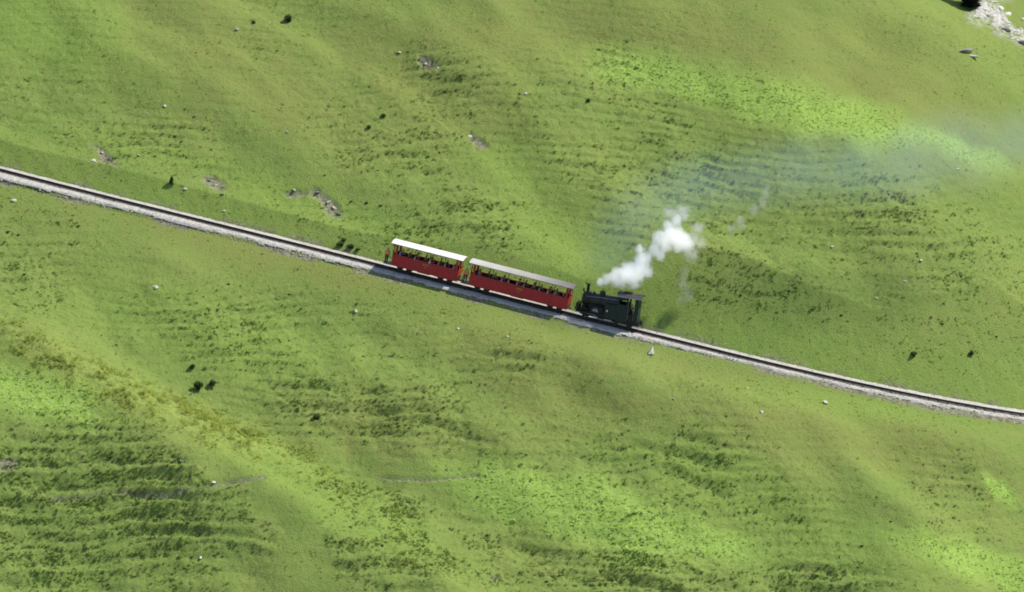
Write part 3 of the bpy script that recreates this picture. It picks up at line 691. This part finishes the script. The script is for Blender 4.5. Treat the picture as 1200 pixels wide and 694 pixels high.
for s in (-1, 1):
    b = LB(); b.tube([(-3.0, s*.68, 2.72), (-1.5, s*.66, 2.78), (.9, s*.66, 2.78)], .022)
    for x in (-2.9, -1.7, -.4): b.tube([(x, s*.60, 2.60), (x, s*.68, 2.74)], .015)
    b.build('boiler_handrail', m_steel, lo)
    b = LB(); b.tube([(-1.1, s*.3, 3.2), (-1.1, s*.68, 2.7), (-1.15, s*.72, 2.0), (-2.5, s*.75, 1.5)], .05); b.build('steam_pipe', m_black, lo)
    # side tank, green, with sloping front and rivet band
    b = LB(); y = s*1.0; b.prism([(-.55, 1.12), (-.55, 2.16), (-.42, 2.30), (1.0, 2.30), (1.0, .78), (-.15, .78)], min(y, s*.62), max(y, s*.62)); tk = b.build('side_tank', m_green, lo, .02)
    b = LB(); b.tube([(-.48, s*1.012, 1.18), (-.48, s*1.012, 2.12), (-.38, s*1.012, 2.23), (.95, s*1.012, 2.23)], .012); b.build('beading', m_black, tk)
    b = LB(); b.box(-.30, -.02, min(s*1.0, s*1.13), max(s*1.0, s*1.13), 1.44, 1.72); ll = b.build('side_lamp', m_black, lo, .02)
    b = LB(); b.lathe([(.115, 0), (.10, s*.02)], (-.16, s*1.131, 1.58), 'y', 16); b.build('lens', m_lamp, ll)
    # cab side: sheet forward of the doorway, low door, rear post and bunker sheet
    b = LB(); b.box(1.0, 2.35, min(y, y-s*.04), max(y, y-s*.04), .72, 2.30); b.box(1.0, 1.25, min(y, y-s*.04), max(y, y-s*.04), 2.30, 3.22); b.box(2.15, 2.35, min(y, y-s*.04), max(y, y-s*.04), 2.30, 3.22); b.box(1.25, 2.15, min(y, y-s*.04), max(y, y-s*.04), 2.92, 3.22); b.box(1.25, 2.15, min(y, y-s*.04), max(y, y-s*.04), 2.302, 2.46)
    b.box(3.15, 3.62, min(y, y-s*.04), max(y, y-s*.04), .72, 3.30); b.build('cab_side', m_green, lo, .01)
    b = LB(); b.tube([(2.40, s*1.04, .95), (2.40, s*1.04, 2.75)], .022); b.tube([(3.10, s*1.04, .95), (3.10, s*1.04, 2.75)], .018); b.build('grab_rail', m_steel, lo)
    b = LB(); b.box(2.40, 3.1, min(y-s*.02, y-s*.05), max(y-s*.02, y-s*.05), .80, 1.55); b.build('cab_door', m_black, lo, .01)
    b = LB(); b.box(2.4, 3.1, min(y, y+s*.12), max(y, y+s*.12), .42, .46); b.box(2.42, 2.46, min(y-s*.02, y+s*.1), max(y-s*.02, y+s*.1), .42, .78); b.box(3.04, 3.08, min(y-s*.02, y+s*.1), max(y-s*.02, y+s*.1), .42, .78); b.build('cab_step', m_black, lo)
b = LB(); b.box(1.0, 1.05, -.955, .955, .75, 3.2); b.build('cab_front', m_black, lo)
b = LB(); b.box(3.57, 3.615, -.955, .955, .75, 2.15); b.box(3.57, 3.615, -.955, -.62, 2.15, 3.3); b.box(3.57, 3.615, .62, .955, 2.15, 3.3); b.box(3.57, 3.615, -.12, .12, 2.15, 3.3); b.box(3.57, 3.615, -.62, .62, 2.95, 3.3); b.build('cab_rear', m_green, lo, .008)
b = LB(); b.box(1.06, 3.56, -.95, .95, .78, .86); b.build('cab_floor', m_black, lo)
b = LB(); roof_mesh(b, .80, 3.92, 1.16, 3.32, 3.60, .05); rf = b.build('cab_roof', m_roofd, lo)
b = LB(); b.box(.79, 3.93, -1.19, -1.14, 3.26, 3.335); b.box(.79, 3.93, 1.14, 1.19, 3.26, 3.335); b.build('gutter', m_trim, rf)
b = LB(); b.box(1.5, 2.5, -.42, .42, 3.58, 3.70); b.build('roof_ventilator', m_soot, rf, .02)
b = LB(); b.lathe([(.04, 3.55), (.04, 3.75), (.06, 3.77), (.06, 3.86)], (1.05, -.25, 0), 'z', 10); b.build('whistle', m_brass, lo)
b = LB(); b.box(3.02, 3.56, -.9, .9, .86, 1.9); b.build('coal_bunker', m_black, lo)
b = MB(); b.prism([(3.7, 1.0), (4.05, 1.0), (4.05, 1.06), (3.7, 1.06)], -.5, .5); b.box(3.76, 3.98, -.85, -.6, 1.1, 1.4); b.build('rear_lamp', m_black, lo, .02)

# ------------------------------------------------------------------ people
dg = None
def skin(name, joints, edges, mat, sub=1):
    """joints: list of (xyz, radius); one continuous surface grown along the edges"""
    me = bpy.data.meshes.new(name); me.from_pydata([j[0] for j in joints], edges, []); o = bpy.data.objects.new(name, me); COL.objects.link(o)
    sk = o.modifiers.new('skin', 'SKIN'); sk.use_smooth_shade = True
    ly = me.skin_vertices[0].data if me.skin_vertices else None
    if ly is None:
        bpy.context.view_layer.objects.active = o; bpy.ops.mesh.customdata_skin_add() if hasattr(bpy.ops.mesh, 'customdata_skin_add') else None; ly = me.skin_vertices[0].data
    for i, j in enumerate(joints):
        r = j[1]; ly[i].radius = (r, r) if not isinstance(r, tuple) else r
    ly[0].use_root = True
    ss = o.modifiers.new('sub', 'SUBSURF'); ss.levels = sub; ss.render_levels = sub
    bpy.context.view_layer.update(); d = bpy.context.evaluated_depsgraph_get(); d.update()
    m2 = bpy.data.meshes.new_from_object(o.evaluated_get(d)); bpy.data.objects.remove(o); m2.name = name
    m2.materials.clear(); m2.materials.append(mat)
    for p in m2.polygons: p.use_smooth = True; p.material_index = 0
    return m2
m_skin = simple('skin', (.58, .34, .24), .55, 0, .04, 6); m_eye = simple('eye', (.03, .02, .02), .3, 0, 0, 3)
HAIR = {'brown': simple('hair_brown', (.05, .03, .018), .7), 'grey': simple('hair_grey', (.32, .31, .30), .7), 'black': simple('hair_black', (.012, .011, .011), .6), 'ginger': simple('hair_ginger', (.45, .16, .05), .7), 'fair': simple('hair_fair', (.40, .28, .13), .7)}
SH = {'white': (.80, .79, .77), 'navy': (.03, .04, .09), 'pale blue': (.35, .48, .66), 'black': (.02, .02, .022), 'dark green': (.04, .08, .05), 'pink': (.75, .38, .40), 'grey': (.28, .28, .29), 'beige': (.52, .44, .33), 'purple': (.16, .09, .22), 'orange': (1.0, .42, .15)}
SHM = {k: simple('cloth_'+k.replace(' ', '_'), v, .85, 0, .08, 5) for k, v in SH.items()}
m_trou = simple('trousers_dark', (.028, .032, .045), .85, 0, .1, 5); m_shoe = simple('shoe_black', (.015, .014, .013), .5)
def pose(seated):
    """joint positions, facing +x, feet on z=0 (standing) or pelvis on a seat at z=.42"""
    if seated:
        J = dict(pel=(0,0,.54), waist=(-.02,0,.70), chest=(-.03,0,.90), neck=(-.01,0,1.06), head=(.01,0,1.17), crown=(.0,0,1.27))
        for s, k in ((1, 'l'), (-1, 'r')):
            J.update({'hip'+k: (.02, s*.10, .53), 'knee'+k: (.44, s*.12, .52), 'ank'+k: (.46, s*.12, .10), 'toe'+k: (.62, s*.13, .04),
                      'sho'+k: (-.03, s*.19, .98), 'elb'+k: (.05, s*.25, .74), 'wri'+k: (.27, s*.17, .66)})
    else:
        J = dict(pel=(0,0,.94), waist=(0,0,1.10), chest=(0,0,1.30), neck=(.01,0,1.50), head=(.03,0,1.62), crown=(.02,0,1.74))
        for s, k in ((1, 'l'), (-1, 'r')):
            J.update({'hip'+k: (0, s*.10, .90), 'knee'+k: (.03, s*.12, .49), 'ank'+k: (-.01, s*.12, .09), 'toe'+k: (.15, s*.15, .035),
                      'sho'+k: (0, s*.20, 1.40), 'elb'+k: (-.02, s*.27, 1.12), 'wri'+k: (.10, s*.25, .88)})
    return J
def body_mesh(seated):
    J = pose(seated); js = []; ix = {}; ed = []
    rad = dict(pel=(.13,.11), waist=(.125,.10), chest=(.15,.11), neck=.058, head=(.085,.10), crown=(.062,.07), hip=.085, knee=.058, ank=.042, toe=.035, sho=.062, elb=.045, wri=.03)
    for k, p in J.items():
        r = rad.get(k) or rad[k[:-1]]; ix[k] = len(js); js.append((p, r))
    for a, b in (('pel','waist'),('waist','chest'),('chest','neck'),('neck','head'),('head','crown')): ed.append((ix[a], ix[b]))
    for k in 'lr':
        for a, b in (('pel','hip'+k),('hip'+k,'knee'+k),('knee'+k,'ank'+k),('ank'+k,'toe'+k),('chest','sho'+k),('sho'+k,'elb'+k),('elb'+k,'wri'+k)): ed.append((ix[a], ix[b]))
        w_ = Vector(J['wri'+k]); d = (w_-Vector(J['elb'+k])).normalized(); s = 1 if k == 'l' else -1; lat = Vector((0, 1, 0)); dn = Vector((0, 0, -1))
        palm = len(js); js.append((tuple(w_+d*.06), (.022, .03))); ed.append((ix['wri'+k], palm))
        for f, (o_, ln) in enumerate(((-.03, .066), (-.01, .078), (.011, .073), (.031, .056))):   # four fingers of unequal length, curled
            b0 = w_+d*.085+lat*o_; p1 = b0+d*ln*.55+dn*.008; p2 = p1+d*ln*.35+dn*.028
            a = len(js); js.append((tuple(b0), .0095)); js.append((tuple(p1), .009)); js.append((tuple(p2), .007)); ed += [(palm, a), (a, a+1), (a+1, a+2)]
        b0 = w_+d*.035-lat*s*.034; p1 = b0+d*.035-lat*s*.016+dn*.012; a = len(js); js.append((tuple(b0), .011)); js.append((tuple(p1), .009)); ed += [(palm, a), (a, a+1)]
    me = skin('person', js, ed, m_skin)
    # face on the same mesh: nose, ears, brow, eyes, mouth
    h = Vector(J['head']); bm = bmesh.new(); bm.from_mesh(me); me.materials.append(m_eye)
    def lump(c, r, mi=0):
        res = bmesh.ops.create_icosphere(bm, subdivisions=1, radius=1, matrix=Matrix.Translation(h+Vector(c)) @ Matrix.Diagonal(Vector((*r, 1))))
        for v in res['verts']:
            for f in v.link_faces: f.material_index = mi; f.smooth = True
    lump((.098, 0, -.005), (.022, .014, .026)); lump((.0, .092, .0), (.018, .012, .030)); lump((.0, -.092, .0), (.018, .012, .030)); lump((.02, 0, -.045), (.07, .062, .055))
    lump((.083, .032, .018), (.012, .014, .009), 1); lump((.083, -.032, .018), (.012, .014, .009), 1); lump((.089, 0, -.052), (.008, .026, .006), 1)
    bm.to_mesh(me); bm.free(); return me
def cloth_meshes(seated):
    J = pose(seated)
    def sub(names, rad, edges, name, mat):
        ix = {n_: i for i, n_ in enumerate(names)}; return skin(name, [(J[n_] if isinstance(n_, str) and n_ in J else n_, rad[n_]) for n_ in names], [(ix[a], ix[b]) for a, b in edges], mat)
    rs = dict(pel=(.155,.13), waist=(.15,.125), chest=(.178,.135)); nm = ['waist', 'pel', 'chest']; ed = [('waist', 'pel'), ('waist', 'chest')]
    for k in 'lr':
        rs['sho'+k] = .082; rs['elb'+k] = .062; nm += ['sho'+k, 'elb'+k]; ed += [('chest', 'sho'+k), ('sho'+k, 'elb'+k)]
    cz = (J['neck'][0]-.01, 0, J['neck'][2]-.045); nm.append(cz); rs[cz] = (.085, .088); ed.append(('chest', cz))
    for k in 'lr':
        for e in (0,): rs['sho'+k] = .086
    shirt = sub(nm, rs, ed, 'shirt', SHM['white'])
    nm2 = list(nm); ed2 = list(ed); rs2 = dict(rs); rs2['pel'] = (.185, .15); rs2['waist'] = (.18, .15); rs2['chest'] = (.20, .155)
    for k in 'lr': nm2.append('wri'+k); rs2['wri'+k] = .050; rs2['elb'+k] = .068; rs2['sho'+k] = .098; ed2.append(('elb'+k, 'wri'+k))
    jacket = sub(nm2, rs2, ed2, 'jacket', SHM['orange'])
    shoes = []
    for k in 'lr':
        a_ = Vector(J['ank'+k]); t_ = Vector(J['toe'+k]); shoes.append(skin('shoe', [(tuple(a_+Vector((-.03, 0, -.035))), (.052, .045)), (tuple(a_+Vector((.04, 0, -.035))), (.052, .045)), (tuple(t_+Vector((.02, 0, .01))), (.046, .034))], [(0, 1), (1, 2)], m_shoe))
    nm = ['pel']; rs = dict(pel=(.15, .125)); ed = []
    for k in 'lr':
        rs['hip'+k] = .105; rs['knee'+k] = .076; rs['ank'+k] = .060; nm += ['hip'+k, 'knee'+k, 'ank'+k]; ed += [('pel', 'hip'+k), ('hip'+k, 'knee'+k), ('knee'+k, 'ank'+k)]
    tr = sub(nm, rs, ed, 'trousers', m_trou)
    h = Vector(J['head']); b = MB(); b.ball(h+Vector((-.018, 0, .035)), (.108, .098, .098), 2)
    bm = b.bm
    bmesh.ops.delete(bm, geom=[v for v in bm.verts if (v.co-h).x > .035 and (v.co-h).z < .06], context='VERTS')
    ho = b.build('hair', HAIR['brown'], None, smooth=True); hair = ho.data; bpy.data.objects.remove(ho)
    return shirt, tr, hair, jacket, shoes
KIT = {}
for seated in (True, False): KIT[seated] = (body_mesh(seated), *cloth_meshes(seated))
def person(M, seated, shirt, hair, label, group=None, extra=None):
    bme, sme_, tme, hme, jme, shs = KIT[seated]
    if shirt == 'orange': sme_ = jme
    o = bpy.data.objects.new('person', bme); COL.objects.link(o); o.matrix_world = M; tag(o, label, 'person', group)
    for nm, me_, mt in (('shirt', sme_, SHM[shirt]), ('trousers', tme, m_trou), ('hair', hme, HAIR[hair])):
        c_ = bpy.data.objects.new('jacket' if (nm == 'shirt' and shirt == 'orange') else nm, me_); link(c_, o)
        c_.material_slots[0].link = 'OBJECT'; c_.material_slots[0].material = mt
    if not seated:
        for q_ in shs: link(bpy.data.objects.new('shoe', q_), o)
    return o
ORD = ['first', 'second', 'third', 'fourth', 'fifth', 'sixth']
rp = random.Random(5)
def fill(M, L, bays, cname, skip):
    h = L/2; seen = set()
    for k in range(bays):
        x = -h+.35+(L-.7)*(k+.5)/bays
        for s in (-1, 1):
            for side, y in (('near', -.76), ('middle', .0), ('far', .62)):
                pr = {'near': .92, 'middle': .4, 'far': .7}[side]
                if rp.random() > pr: continue
                shirt = rp.choice(['white', 'navy', 'pale blue', 'black', 'dark green', 'pink', 'grey', 'beige', 'white', 'white', 'pink', 'pale blue', 'navy']); hr = rp.choice(['brown', 'brown', 'grey', 'black', 'fair', 'black'])
                loc = Matrix.Translation((x+s*.52, y+rp.uniform(-.06, .06), .08+.98+rp.uniform(-.04, .08))) @ Matrix.Rotation((math.pi if s > 0 else 0)+rp.uniform(-.5, .5)*.5, 4, 'Z')
                person(M @ loc, True, shirt, hr, 'passenger in %s top facing %s, %s seat, %s bay of %s carriage' % (shirt, 'uphill' if s > 0 else 'downhill', side, ORD[k], cname), 'passengers seated in the carriages')
fill(car1.matrix_world if False else frame_at(497.8, 8.08*.34), 8.08, 4, 'white-roofed rear', ())
fill(frame_at(607.3, 12.0*.34), 12.0, 6, 'grey-roofed front', ())
M1 = frame_at(497.8, 8.08*.34); M2 = frame_at(607.3, 12*.34)
person(M1 @ Matrix.Translation((-4.04-.78, -.55, .53)) @ Matrix.Rotation(R(-75), 4, 'Z') @ Matrix.Scale(1.06, 4), False, 'orange', 'ginger', 'railway worker in orange jacket standing on the rearmost end platform', 'workers riding on the end platforms')
person(M2 @ Matrix.Translation((-6.0-.60, -.55, .53)) @ Matrix.Rotation(R(-100), 4, 'Z') @ Matrix.Scale(1.06, 4), False, 'orange', 'fair', 'railway worker in orange jacket standing between the two carriages', 'workers riding on the end platforms')
person(ML @ TL @ Matrix.Translation((2.72, -.45, .86)) @ Matrix.Rotation(R(-100), 4, 'Z'), False, 'navy', 'grey', 'driver in navy top standing in the open locomotive cab')

# ------------------------------------------------------------------ steam and smoke
def puff_points(M, lst): return [(M @ Vector(p), r) for p, r in lst]
def cloud(name, balls, dens, color, an, nscale, cut, label, detail=4, voxel=.16, cat='steam', soft_=.5, grow=1.12, nshift=0.0):
    b = MB()
    for c_, r in balls: b.ball(c_, tuple(x*grow for x in r) if isinstance(r, tuple) else r*grow, 3)
    cen = sum((Vector(c_) for c_, r in balls), Vector())/len(balls)
    me = bpy.data.meshes.new('tmp'); b.bm.to_mesh(me); b.bm.free(); o = bpy.data.objects.new('tmp', me); COL.objects.link(o)
    md = o.modifiers.new('r', 'REMESH'); md.mode = 'VOXEL'; md.voxel_size = voxel
    bpy.context.view_layer.update(); d = bpy.context.evaluated_depsgraph_get(); d.update()
    m2 = bpy.data.meshes.new_from_object(o.evaluated_get(d)); bpy.data.objects.remove(o); m2.name = name
    m2.transform(Matrix.Translation(-cen)); m2.materials.clear()
    t = NT(name); t.t.nodes.remove(t.b); P = t.obj(); acc = None
    for c_, r in balls:
        rr = r if isinstance(r, tuple) else (r, r, r); cc = Vector(c_)-cen
        vm = t.n('VectorMath', operation='SUBTRACT'); t.t.links.new(P, vm.inputs[0]); vm.inputs[1].default_value = cc
        v2 = t.n('VectorMath', operation='DIVIDE'); t.t.links.new(vm.outputs[0], v2.inputs[0]); v2.inputs[1].default_value = rr
        ln = t.n('VectorMath', operation='LENGTH'); t.t.links.new(v2.outputs[0], ln.inputs[0]); f = t.math('SUBTRACT', 1.0, ln.outputs['Value'])
        acc = f if acc is None else t.math('SMOOTH_MAX', acc, f, .45)
    nz = t.noise(nscale, detail, .62, P)
    v = t.math('ADD', acc, t.math('MULTIPLY', t.math('SUBTRACT', nz, .5+nshift), cut))
    dn = t.math('MULTIPLY', t.rng(v, 0.02, soft_), dens)
    pv = t.n('VolumePrincipled'); pv.inputs['Color'].default_value = (*color, 1); pv.inputs['Anisotropy'].default_value = an
    if name == 'steam_plume': t.put(pv.inputs['Emission Strength'], t.math('MULTIPLY', dn, .075))  # added glow, stands in for sunlight scattered inside the steam
    t.t.links.new(dn, pv.inputs['Density']); t.t.links.new(pv.outputs[0], t.out.inputs['Volume'])
    m2.materials.append(t.m); ob = bpy.data.objects.new(name, m2); COL.objects.link(ob); ob.location = cen
    tag(ob, label, cat, kind=None); return ob
def air(px, py, dy=0.0):
    """a point in the air above the line, a given distance behind the locomotive's plane"""
    X = x_at(713); y0 = float(YT(X))+dy; r = ray(px, py); return Vector(CP + r*((y0-CP[1])/r[1]))
S = [(704,331,.50,0),(712,328,.75,0),(722,325,.95,.2),(732,324,1.15,.4),(741,321,1.35,.6),(750,315,1.2,.8),(754,303,1.15,.8),(750,293,.6,.9),
     (768,292,1.0,1.2),(776,283,1.35,1.3),(786,278,1.55,1.5),(796,283,1.3,1.7),(804,289,1.0,2.0),(783,266,.85,1.8),(792,258,.7,2.0),(774,300,.7,1.2),(760,320,.8,1.0)]
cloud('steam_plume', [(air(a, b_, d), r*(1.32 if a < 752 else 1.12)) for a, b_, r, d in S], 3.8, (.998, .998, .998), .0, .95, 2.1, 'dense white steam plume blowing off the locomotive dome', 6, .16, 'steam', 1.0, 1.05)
S5 = [(812,280,1.0,2.2),(810,298,1.0,2.0),(818,266,.8,2.3),(800,250,1.0,2.2),(786,250,.9,2.0),(822,285,.8,2.3)]
cloud('steam_wisp', [(air(a, b_, d), r*1.2) for a, b_, r, d in S5], .9, (.97, .97, .97), .1, 1.2, 2.0, 'ragged thin steam fringe around the head of the white plume', 4, .2, 'steam', .9, 1.05)
S2 = [(800,330,.8,1.5),(806,345,.9,1.6),(802,318,.7,1.6),(797,352,.6,1.5)]
cloud('steam_wisp', [(air(a, b_, d), (r, r, r*1.5)) for a, b_, r, d in S2], .22, (.95, .95, .95), .2, 1.1, 1.1, 'faint trailing steam wisp hanging below the white plume', 3, .2)
S3 = [(897,228,.55,3),(893,236,.6,3),(884,246,.7,3),(899,219,.4,3),(868,262,.8,3),(858,268,.7,3)]
cloud('steam_wisp', [(air(a, b_, d), (r, r, r*1.4)) for a, b_, r, d in S3], .45, (.95, .95, .95), .2, 1.2, 1.3, 'small detached steam wisp drifting high right of the plume', 3, .2)
S4 = [(712,300,2.6,1),(728,275,3.4,1.5),(752,250,4.0,2),(785,228,4.4,3),(825,212,4.6,4),(880,205,4.6,5),(940,200,5.0,5.5),(1000,196,5.2,6),(1070,190,5.6,6.5),(1130,180,5.6,7),(1190,165,4.4,8)]
cloud('smoke_haze', [(air(a, b_, d), (r*1.7, r*1.1, r*1.2)) for a, b_, r, d in S4], 0.036, (.55, .74, 1.0), .1, .11, .9, 'thin bluish smoke haze drifting across the slope to the right', 3, .5, 'smoke', .9, 1.0)

# ------------------------------------------------------------------ stones and rocks
STM = [stone_bm(100+k, 3, (1, .8, .62)) for k in range(6)]; sdat = []
m_chalk = simple('chalk_rock', (.85, .83, .76), .9, 0, .04, 1.5); m_pale = simple('pale_rock', (.72, .69, .62), .9, 0, .12, 1.5, bump=.5); m_grey = simple('grey_rock', (.42, .39, .37), .9, 0, .25, 1.2, bump=.6)
for k, b_ in enumerate(STM):
    me = bpy.data.meshes.new('stone'); b_.to_mesh(me); b_.free(); me.materials.append(m_pale if k % 2 == 0 else m_grey); sdat.append(me)
def rock_at(px, py, s, label, group=None, k=0, sq=(1, 1, 1), sink=.25, name='boulder', rz=None):
    p = at(px, py); o = bpy.data.objects.new(name, sdat[k % 6]); COL.objects.link(o); o.scale = (s*sq[0], s*sq[1], s*sq[2]); o.location = p+Vector((0, -s*.1, s*.5*sq[2]-sink*s)); o.rotation_euler = (R(-20), 0, rp.uniform(0, 6.28) if rz is None else rz)
    return tag(o, label, 'rock', group)
# the pale pointed stone below the locomotive
b = MB(); b.add([(-.55,-.3,-.15),(.5,-.35,-.15),(.55,.3,-.1),(-.5,.3,-.1),(.05,-.2,.45),(.38,.0,1.15),(.30,.15,1.05)], [(0,1,2,3),(0,1,4),(1,5,4),(1,2,5),(2,6,5),(2,3,6),(3,0,4,6),(4,5,6)])
o = b.build('boulder', m_chalk, None, .03); o.location = at(762, 414)+Vector((0, 0, .1)); o.scale = (.66, 1.25, .72); tag(o, 'pale pointed stone standing in the grass just below the locomotive', 'rock')
rock_at(182, 336, .42, 'flat white stone alone on the slope below the left track', k=0, sq=(1.2, 1, .6))
rock_at(967, 472, .42, 'flat pale stone in the grass below the right track', k=2, sq=(1.3, 1, .7))
rock_at(893, 483, .26, 'small light stone between two pale stones on the lower right slope', k=4)
rock_at(416, 366, .30, 'small white stone beside a dark step under the first carriage', k=0)
rock_at(277, 35, .32, 'white stone on the upper slope left of the round dark bush', k=2)
rock_at(1130, 60, .95, 'grey ledge of rock jutting from the upper right slope', k=1, sq=(1.6, .8, .55), rz=.5)
rock_at(1139, 65, .75, 'slanting cream slab lying against the grey ledge', k=0, sq=(1.5, .6, .4), rz=-.5)
rock_at(595, 395, .0001+.2, 'tiny pale stone under the long carriage on open grass', k=4)
rock_at(17, 235, .35, 'pale stone just below the track at the far left end', k=0, sq=(1.2, 1, .7))
for px, py, s in [(468,62,.25),(498,75,.28),(513,80,.22),(550,160,.3),(615,110,.3),(171,133,.22),(193,125,.25),(228,136,.22),(336,155,.25),(110,188,.3),(162,182,.2),(217,222,.25),(260,228,.28),(262,248,.2),
                  (1122,198,.25),(975,290,.22),(1133,297,.22),(1079,305,.25),(820,444,.2),(876,455,.18),(789,467,.2),(536,385,.2),(250,566,.28),(235,654,.3),(1118,540,.2),(1027,350,.2),(700,345,.2),(213,540,.22),(1060,330,.2),(935,215,.0)]:
    if s: rock_at(px, py, s*1.05, 'one of the small pale stones strewn over the grass', 'small pale stones strewn over the slope', k=rp.choice([0, 2, 4, 1]), sq=(1.2, 1, .7), name='stone')
for px, py, s in [(345,222,.45),(373,226,.5),(384,236,.7),(391,243,.65),(398,250,.5),(378,243,.5),(245,210,.4),(254,216,.4),(120,178,.4),(130,186,.35),(112,190,.4)]:
    rock_at(px, py, s*.8, 'one of the grey stones in the bare eroded scars above the track', 'stones in the eroded scars', k=rp.choice([1, 3, 5]), sq=(1.3, 1, .6), sink=.45, name='stone')
for px, py, s in [(1153,8,1.0),(1158,18,.8),(1170,8,1.5),(1182,14,1.1),(1166,27,1.0),(1178,33,1.3),(1190,36,1.2),(1198,48,1.4),(1186,45,.8),(1163,2,.8),(1197,22,.7),(1176,-12,1.6),(1160,-14,1.2),(1205,58,1.2),(1215,66,1.3)]:
    rock_at(px, py, s*.62, 'one of the pale rocks of the outcrop at the upper right corner', 'rocks of the upper right outcrop', k=rp.choice([0, 2, 4, 1]), sq=(1.4, 1.0, .6), sink=.5)

# ------------------------------------------------------------------ shrubs and the dark tree
m_bark = simple('bark', (.09, .065, .045), .9, 0, .3, 6)
def crown_pts(n, w_, h, seed, cone=False):
    rg = np.random.default_rng(seed); q = []
    lobes = [(rg.uniform(-.5, .5), rg.uniform(-.5, .5), rg.uniform(.25, .8), rg.uniform(.3, .55)) for _ in range(8)]
    while len(q) < n:
        if cone:
            z = rg.random()**1.3; rr = (1-z)**.85*(.65+.35*math.sin(z*38)**2)*math.sqrt(rg.uniform(.25, 1)); a = rg.uniform(0, 6.28)
            q.append((w_*rr*math.cos(a), w_*rr*math.sin(a), h*(.06+.94*z)-rr*.5))
        else:
            l = lobes[rg.integers(8)]; d = rg.normal(size=3); d /= np.linalg.norm(d); r = l[3]*rg.uniform(.6, 1.05)
            z = l[2]+d[2]*r*.8
            if z < .03: continue
            q.append((w_*(l[0]+d[0]*r), w_*(l[1]+d[1]*r), h*z))
    return np.array(q)
SHR = []
for k in range(3):
    me = leafmesh('foliage', crown_pts(420, .75, 1.15, k), np.full(420, .19), 3, [g7], 1.8, .8, None, 1, .6, .06)
    b = MB()
    for a in range(5):
        an = a*1.26+k; b.tube([(0, 0, -.15), (.15*math.cos(an), .15*math.sin(an), .35), (.45*math.cos(an), .45*math.sin(an), .8)], [.05, .035, .012], 6)
    so_ = b.build('stem', m_bark); sm = so_.data; bpy.data.objects.remove(so_); SHR.append((me, sm))
def shrub(px, py, s, label, group=None, k=0, sz=(1, 1, 1)):
    p = at(px, py); o = empty('shrub', Matrix.Translation(p-Vector((0, 0, .08))), label, 'shrub', group); o.scale = (s*sz[0], s*sz[1], s*sz[2]); o.rotation_euler = (0, 0, rp.uniform(0, 6))
    for nm, me_ in zip(('foliage', 'stem'), SHR[k % 3]): link(bpy.data.objects.new(nm, me_), o)
shrub(338, 26, .75, 'round dark bush standing alone high on the upper left slope', k=0, sz=(1, 1, 1.1))
shrub(297, 27, .35, 'tiny dark bush left of the round dark bush', k=1)
shrub(201, 217, .62, 'narrow upright dark green bush just above the left track', k=2, sz=(.75, .75, 1.5))
shrub(449, 137, .42, 'small dark bush, upper of two in the upper middle slope', k=1)
shrub(433, 150, .38, 'small dark bush, lower of two in the upper middle slope', k=0)
shrub(233, 457, .85, 'left half of the pair of dark bushes on the lower slope', k=0)
shrub(249, 452, .68, 'right half of the pair of dark bushes on the lower slope', k=2)
shrub(225, 432, .50, 'greyer small bush just above the pair of dark bushes', k=1)
shrub(371, 492, .65, 'dark bush below the lower slope among tussocks', k=1)
shrub(1071, 417, .55, 'dark bush above the right track, left of two', k=0)
shrub(1138, 416, .52, 'dark bush above the right track, right of two', k=2)
shrub(690, 119, .38, 'lone dark tuft of shrub in the stepped upper middle slope', k=2)
for px, py, s in [(398,288,.62),(411,291,.60),(404,284,.5),(420,294,.42)]: shrub(px, py, s, 'one of the low bushes at the track edge uphill of the train', 'low bushes at the track edge', k=rp.randrange(3), sz=(1.2, 1, .8))
for px, py, s in [(10,272,.6),(22,276,.5),(92,265,.55),(108,262,.5),(28,322,.6),(42,330,.55),(255,328,.6),(268,333,.5),(430,238,.6),(446,241,.55),(462,243,.5),(412,236,.5),(380,205,.45),(218,185,.45),(205,160,.5),(212,166,.45),(255,168,.4),
                  (835,300,.0),(900,333,.5),(925,342,.5),(868,345,.5),(930,358,.45),(410,618,.55),(432,634,.6),(448,640,.55),(465,650,.5),(60,563,.5),(130,536,.5),(25,530,.5),(90,640,.5),(160,648,.5),(640,682,.55),(672,676,.6),(690,680,.6),(708,676,.5),(560,582,.5),
                  (572,628,.5),(545,632,.5),(985,370,.45),(1010,640,.5),(1045,612,.45),(1168,395,.45),(1105,380,.45),(460,470,.4),(520,478,.45),(315,352,.45),(340,345,.4),(1190,330,.4),(800,510,.4),(850,520,.4),(590,280,.55),(610,285,.5),(640,275,.4),(330,420,.4),(352,428,.45)]:
    if s and int(px) % 3: shrub(px, py, s*.45, 'one of the low dark shrubs dotted over the rough parts of the slope', 'low shrubs dotted over the slope', k=rp.randrange(3), sz=(1.4, 1.1, .7))
p = at(1138, 9); tr = empty('spruce_tree', Matrix.Translation(p), 'dark spruce tree cut off by the top edge above the pale rocks', 'tree')
b = MB(); b.tube([(0, 0, -.4), (.03, 0, 3), (0, .05, 6.6)], [.2, .13, .03], 9); b.build('trunk', m_bark, tr)
m_sp = leafmat('spruce_needles', (.018, .038, .022), (.03, .055, .03), .1)
cm = leafmesh('crown', crown_pts(5200, 1.35, 7.2, 9, True), np.full(5200, .30), 3, [m_sp], 1.9, .35); c_ = link(bpy.data.objects.new('crown', cm), tr)
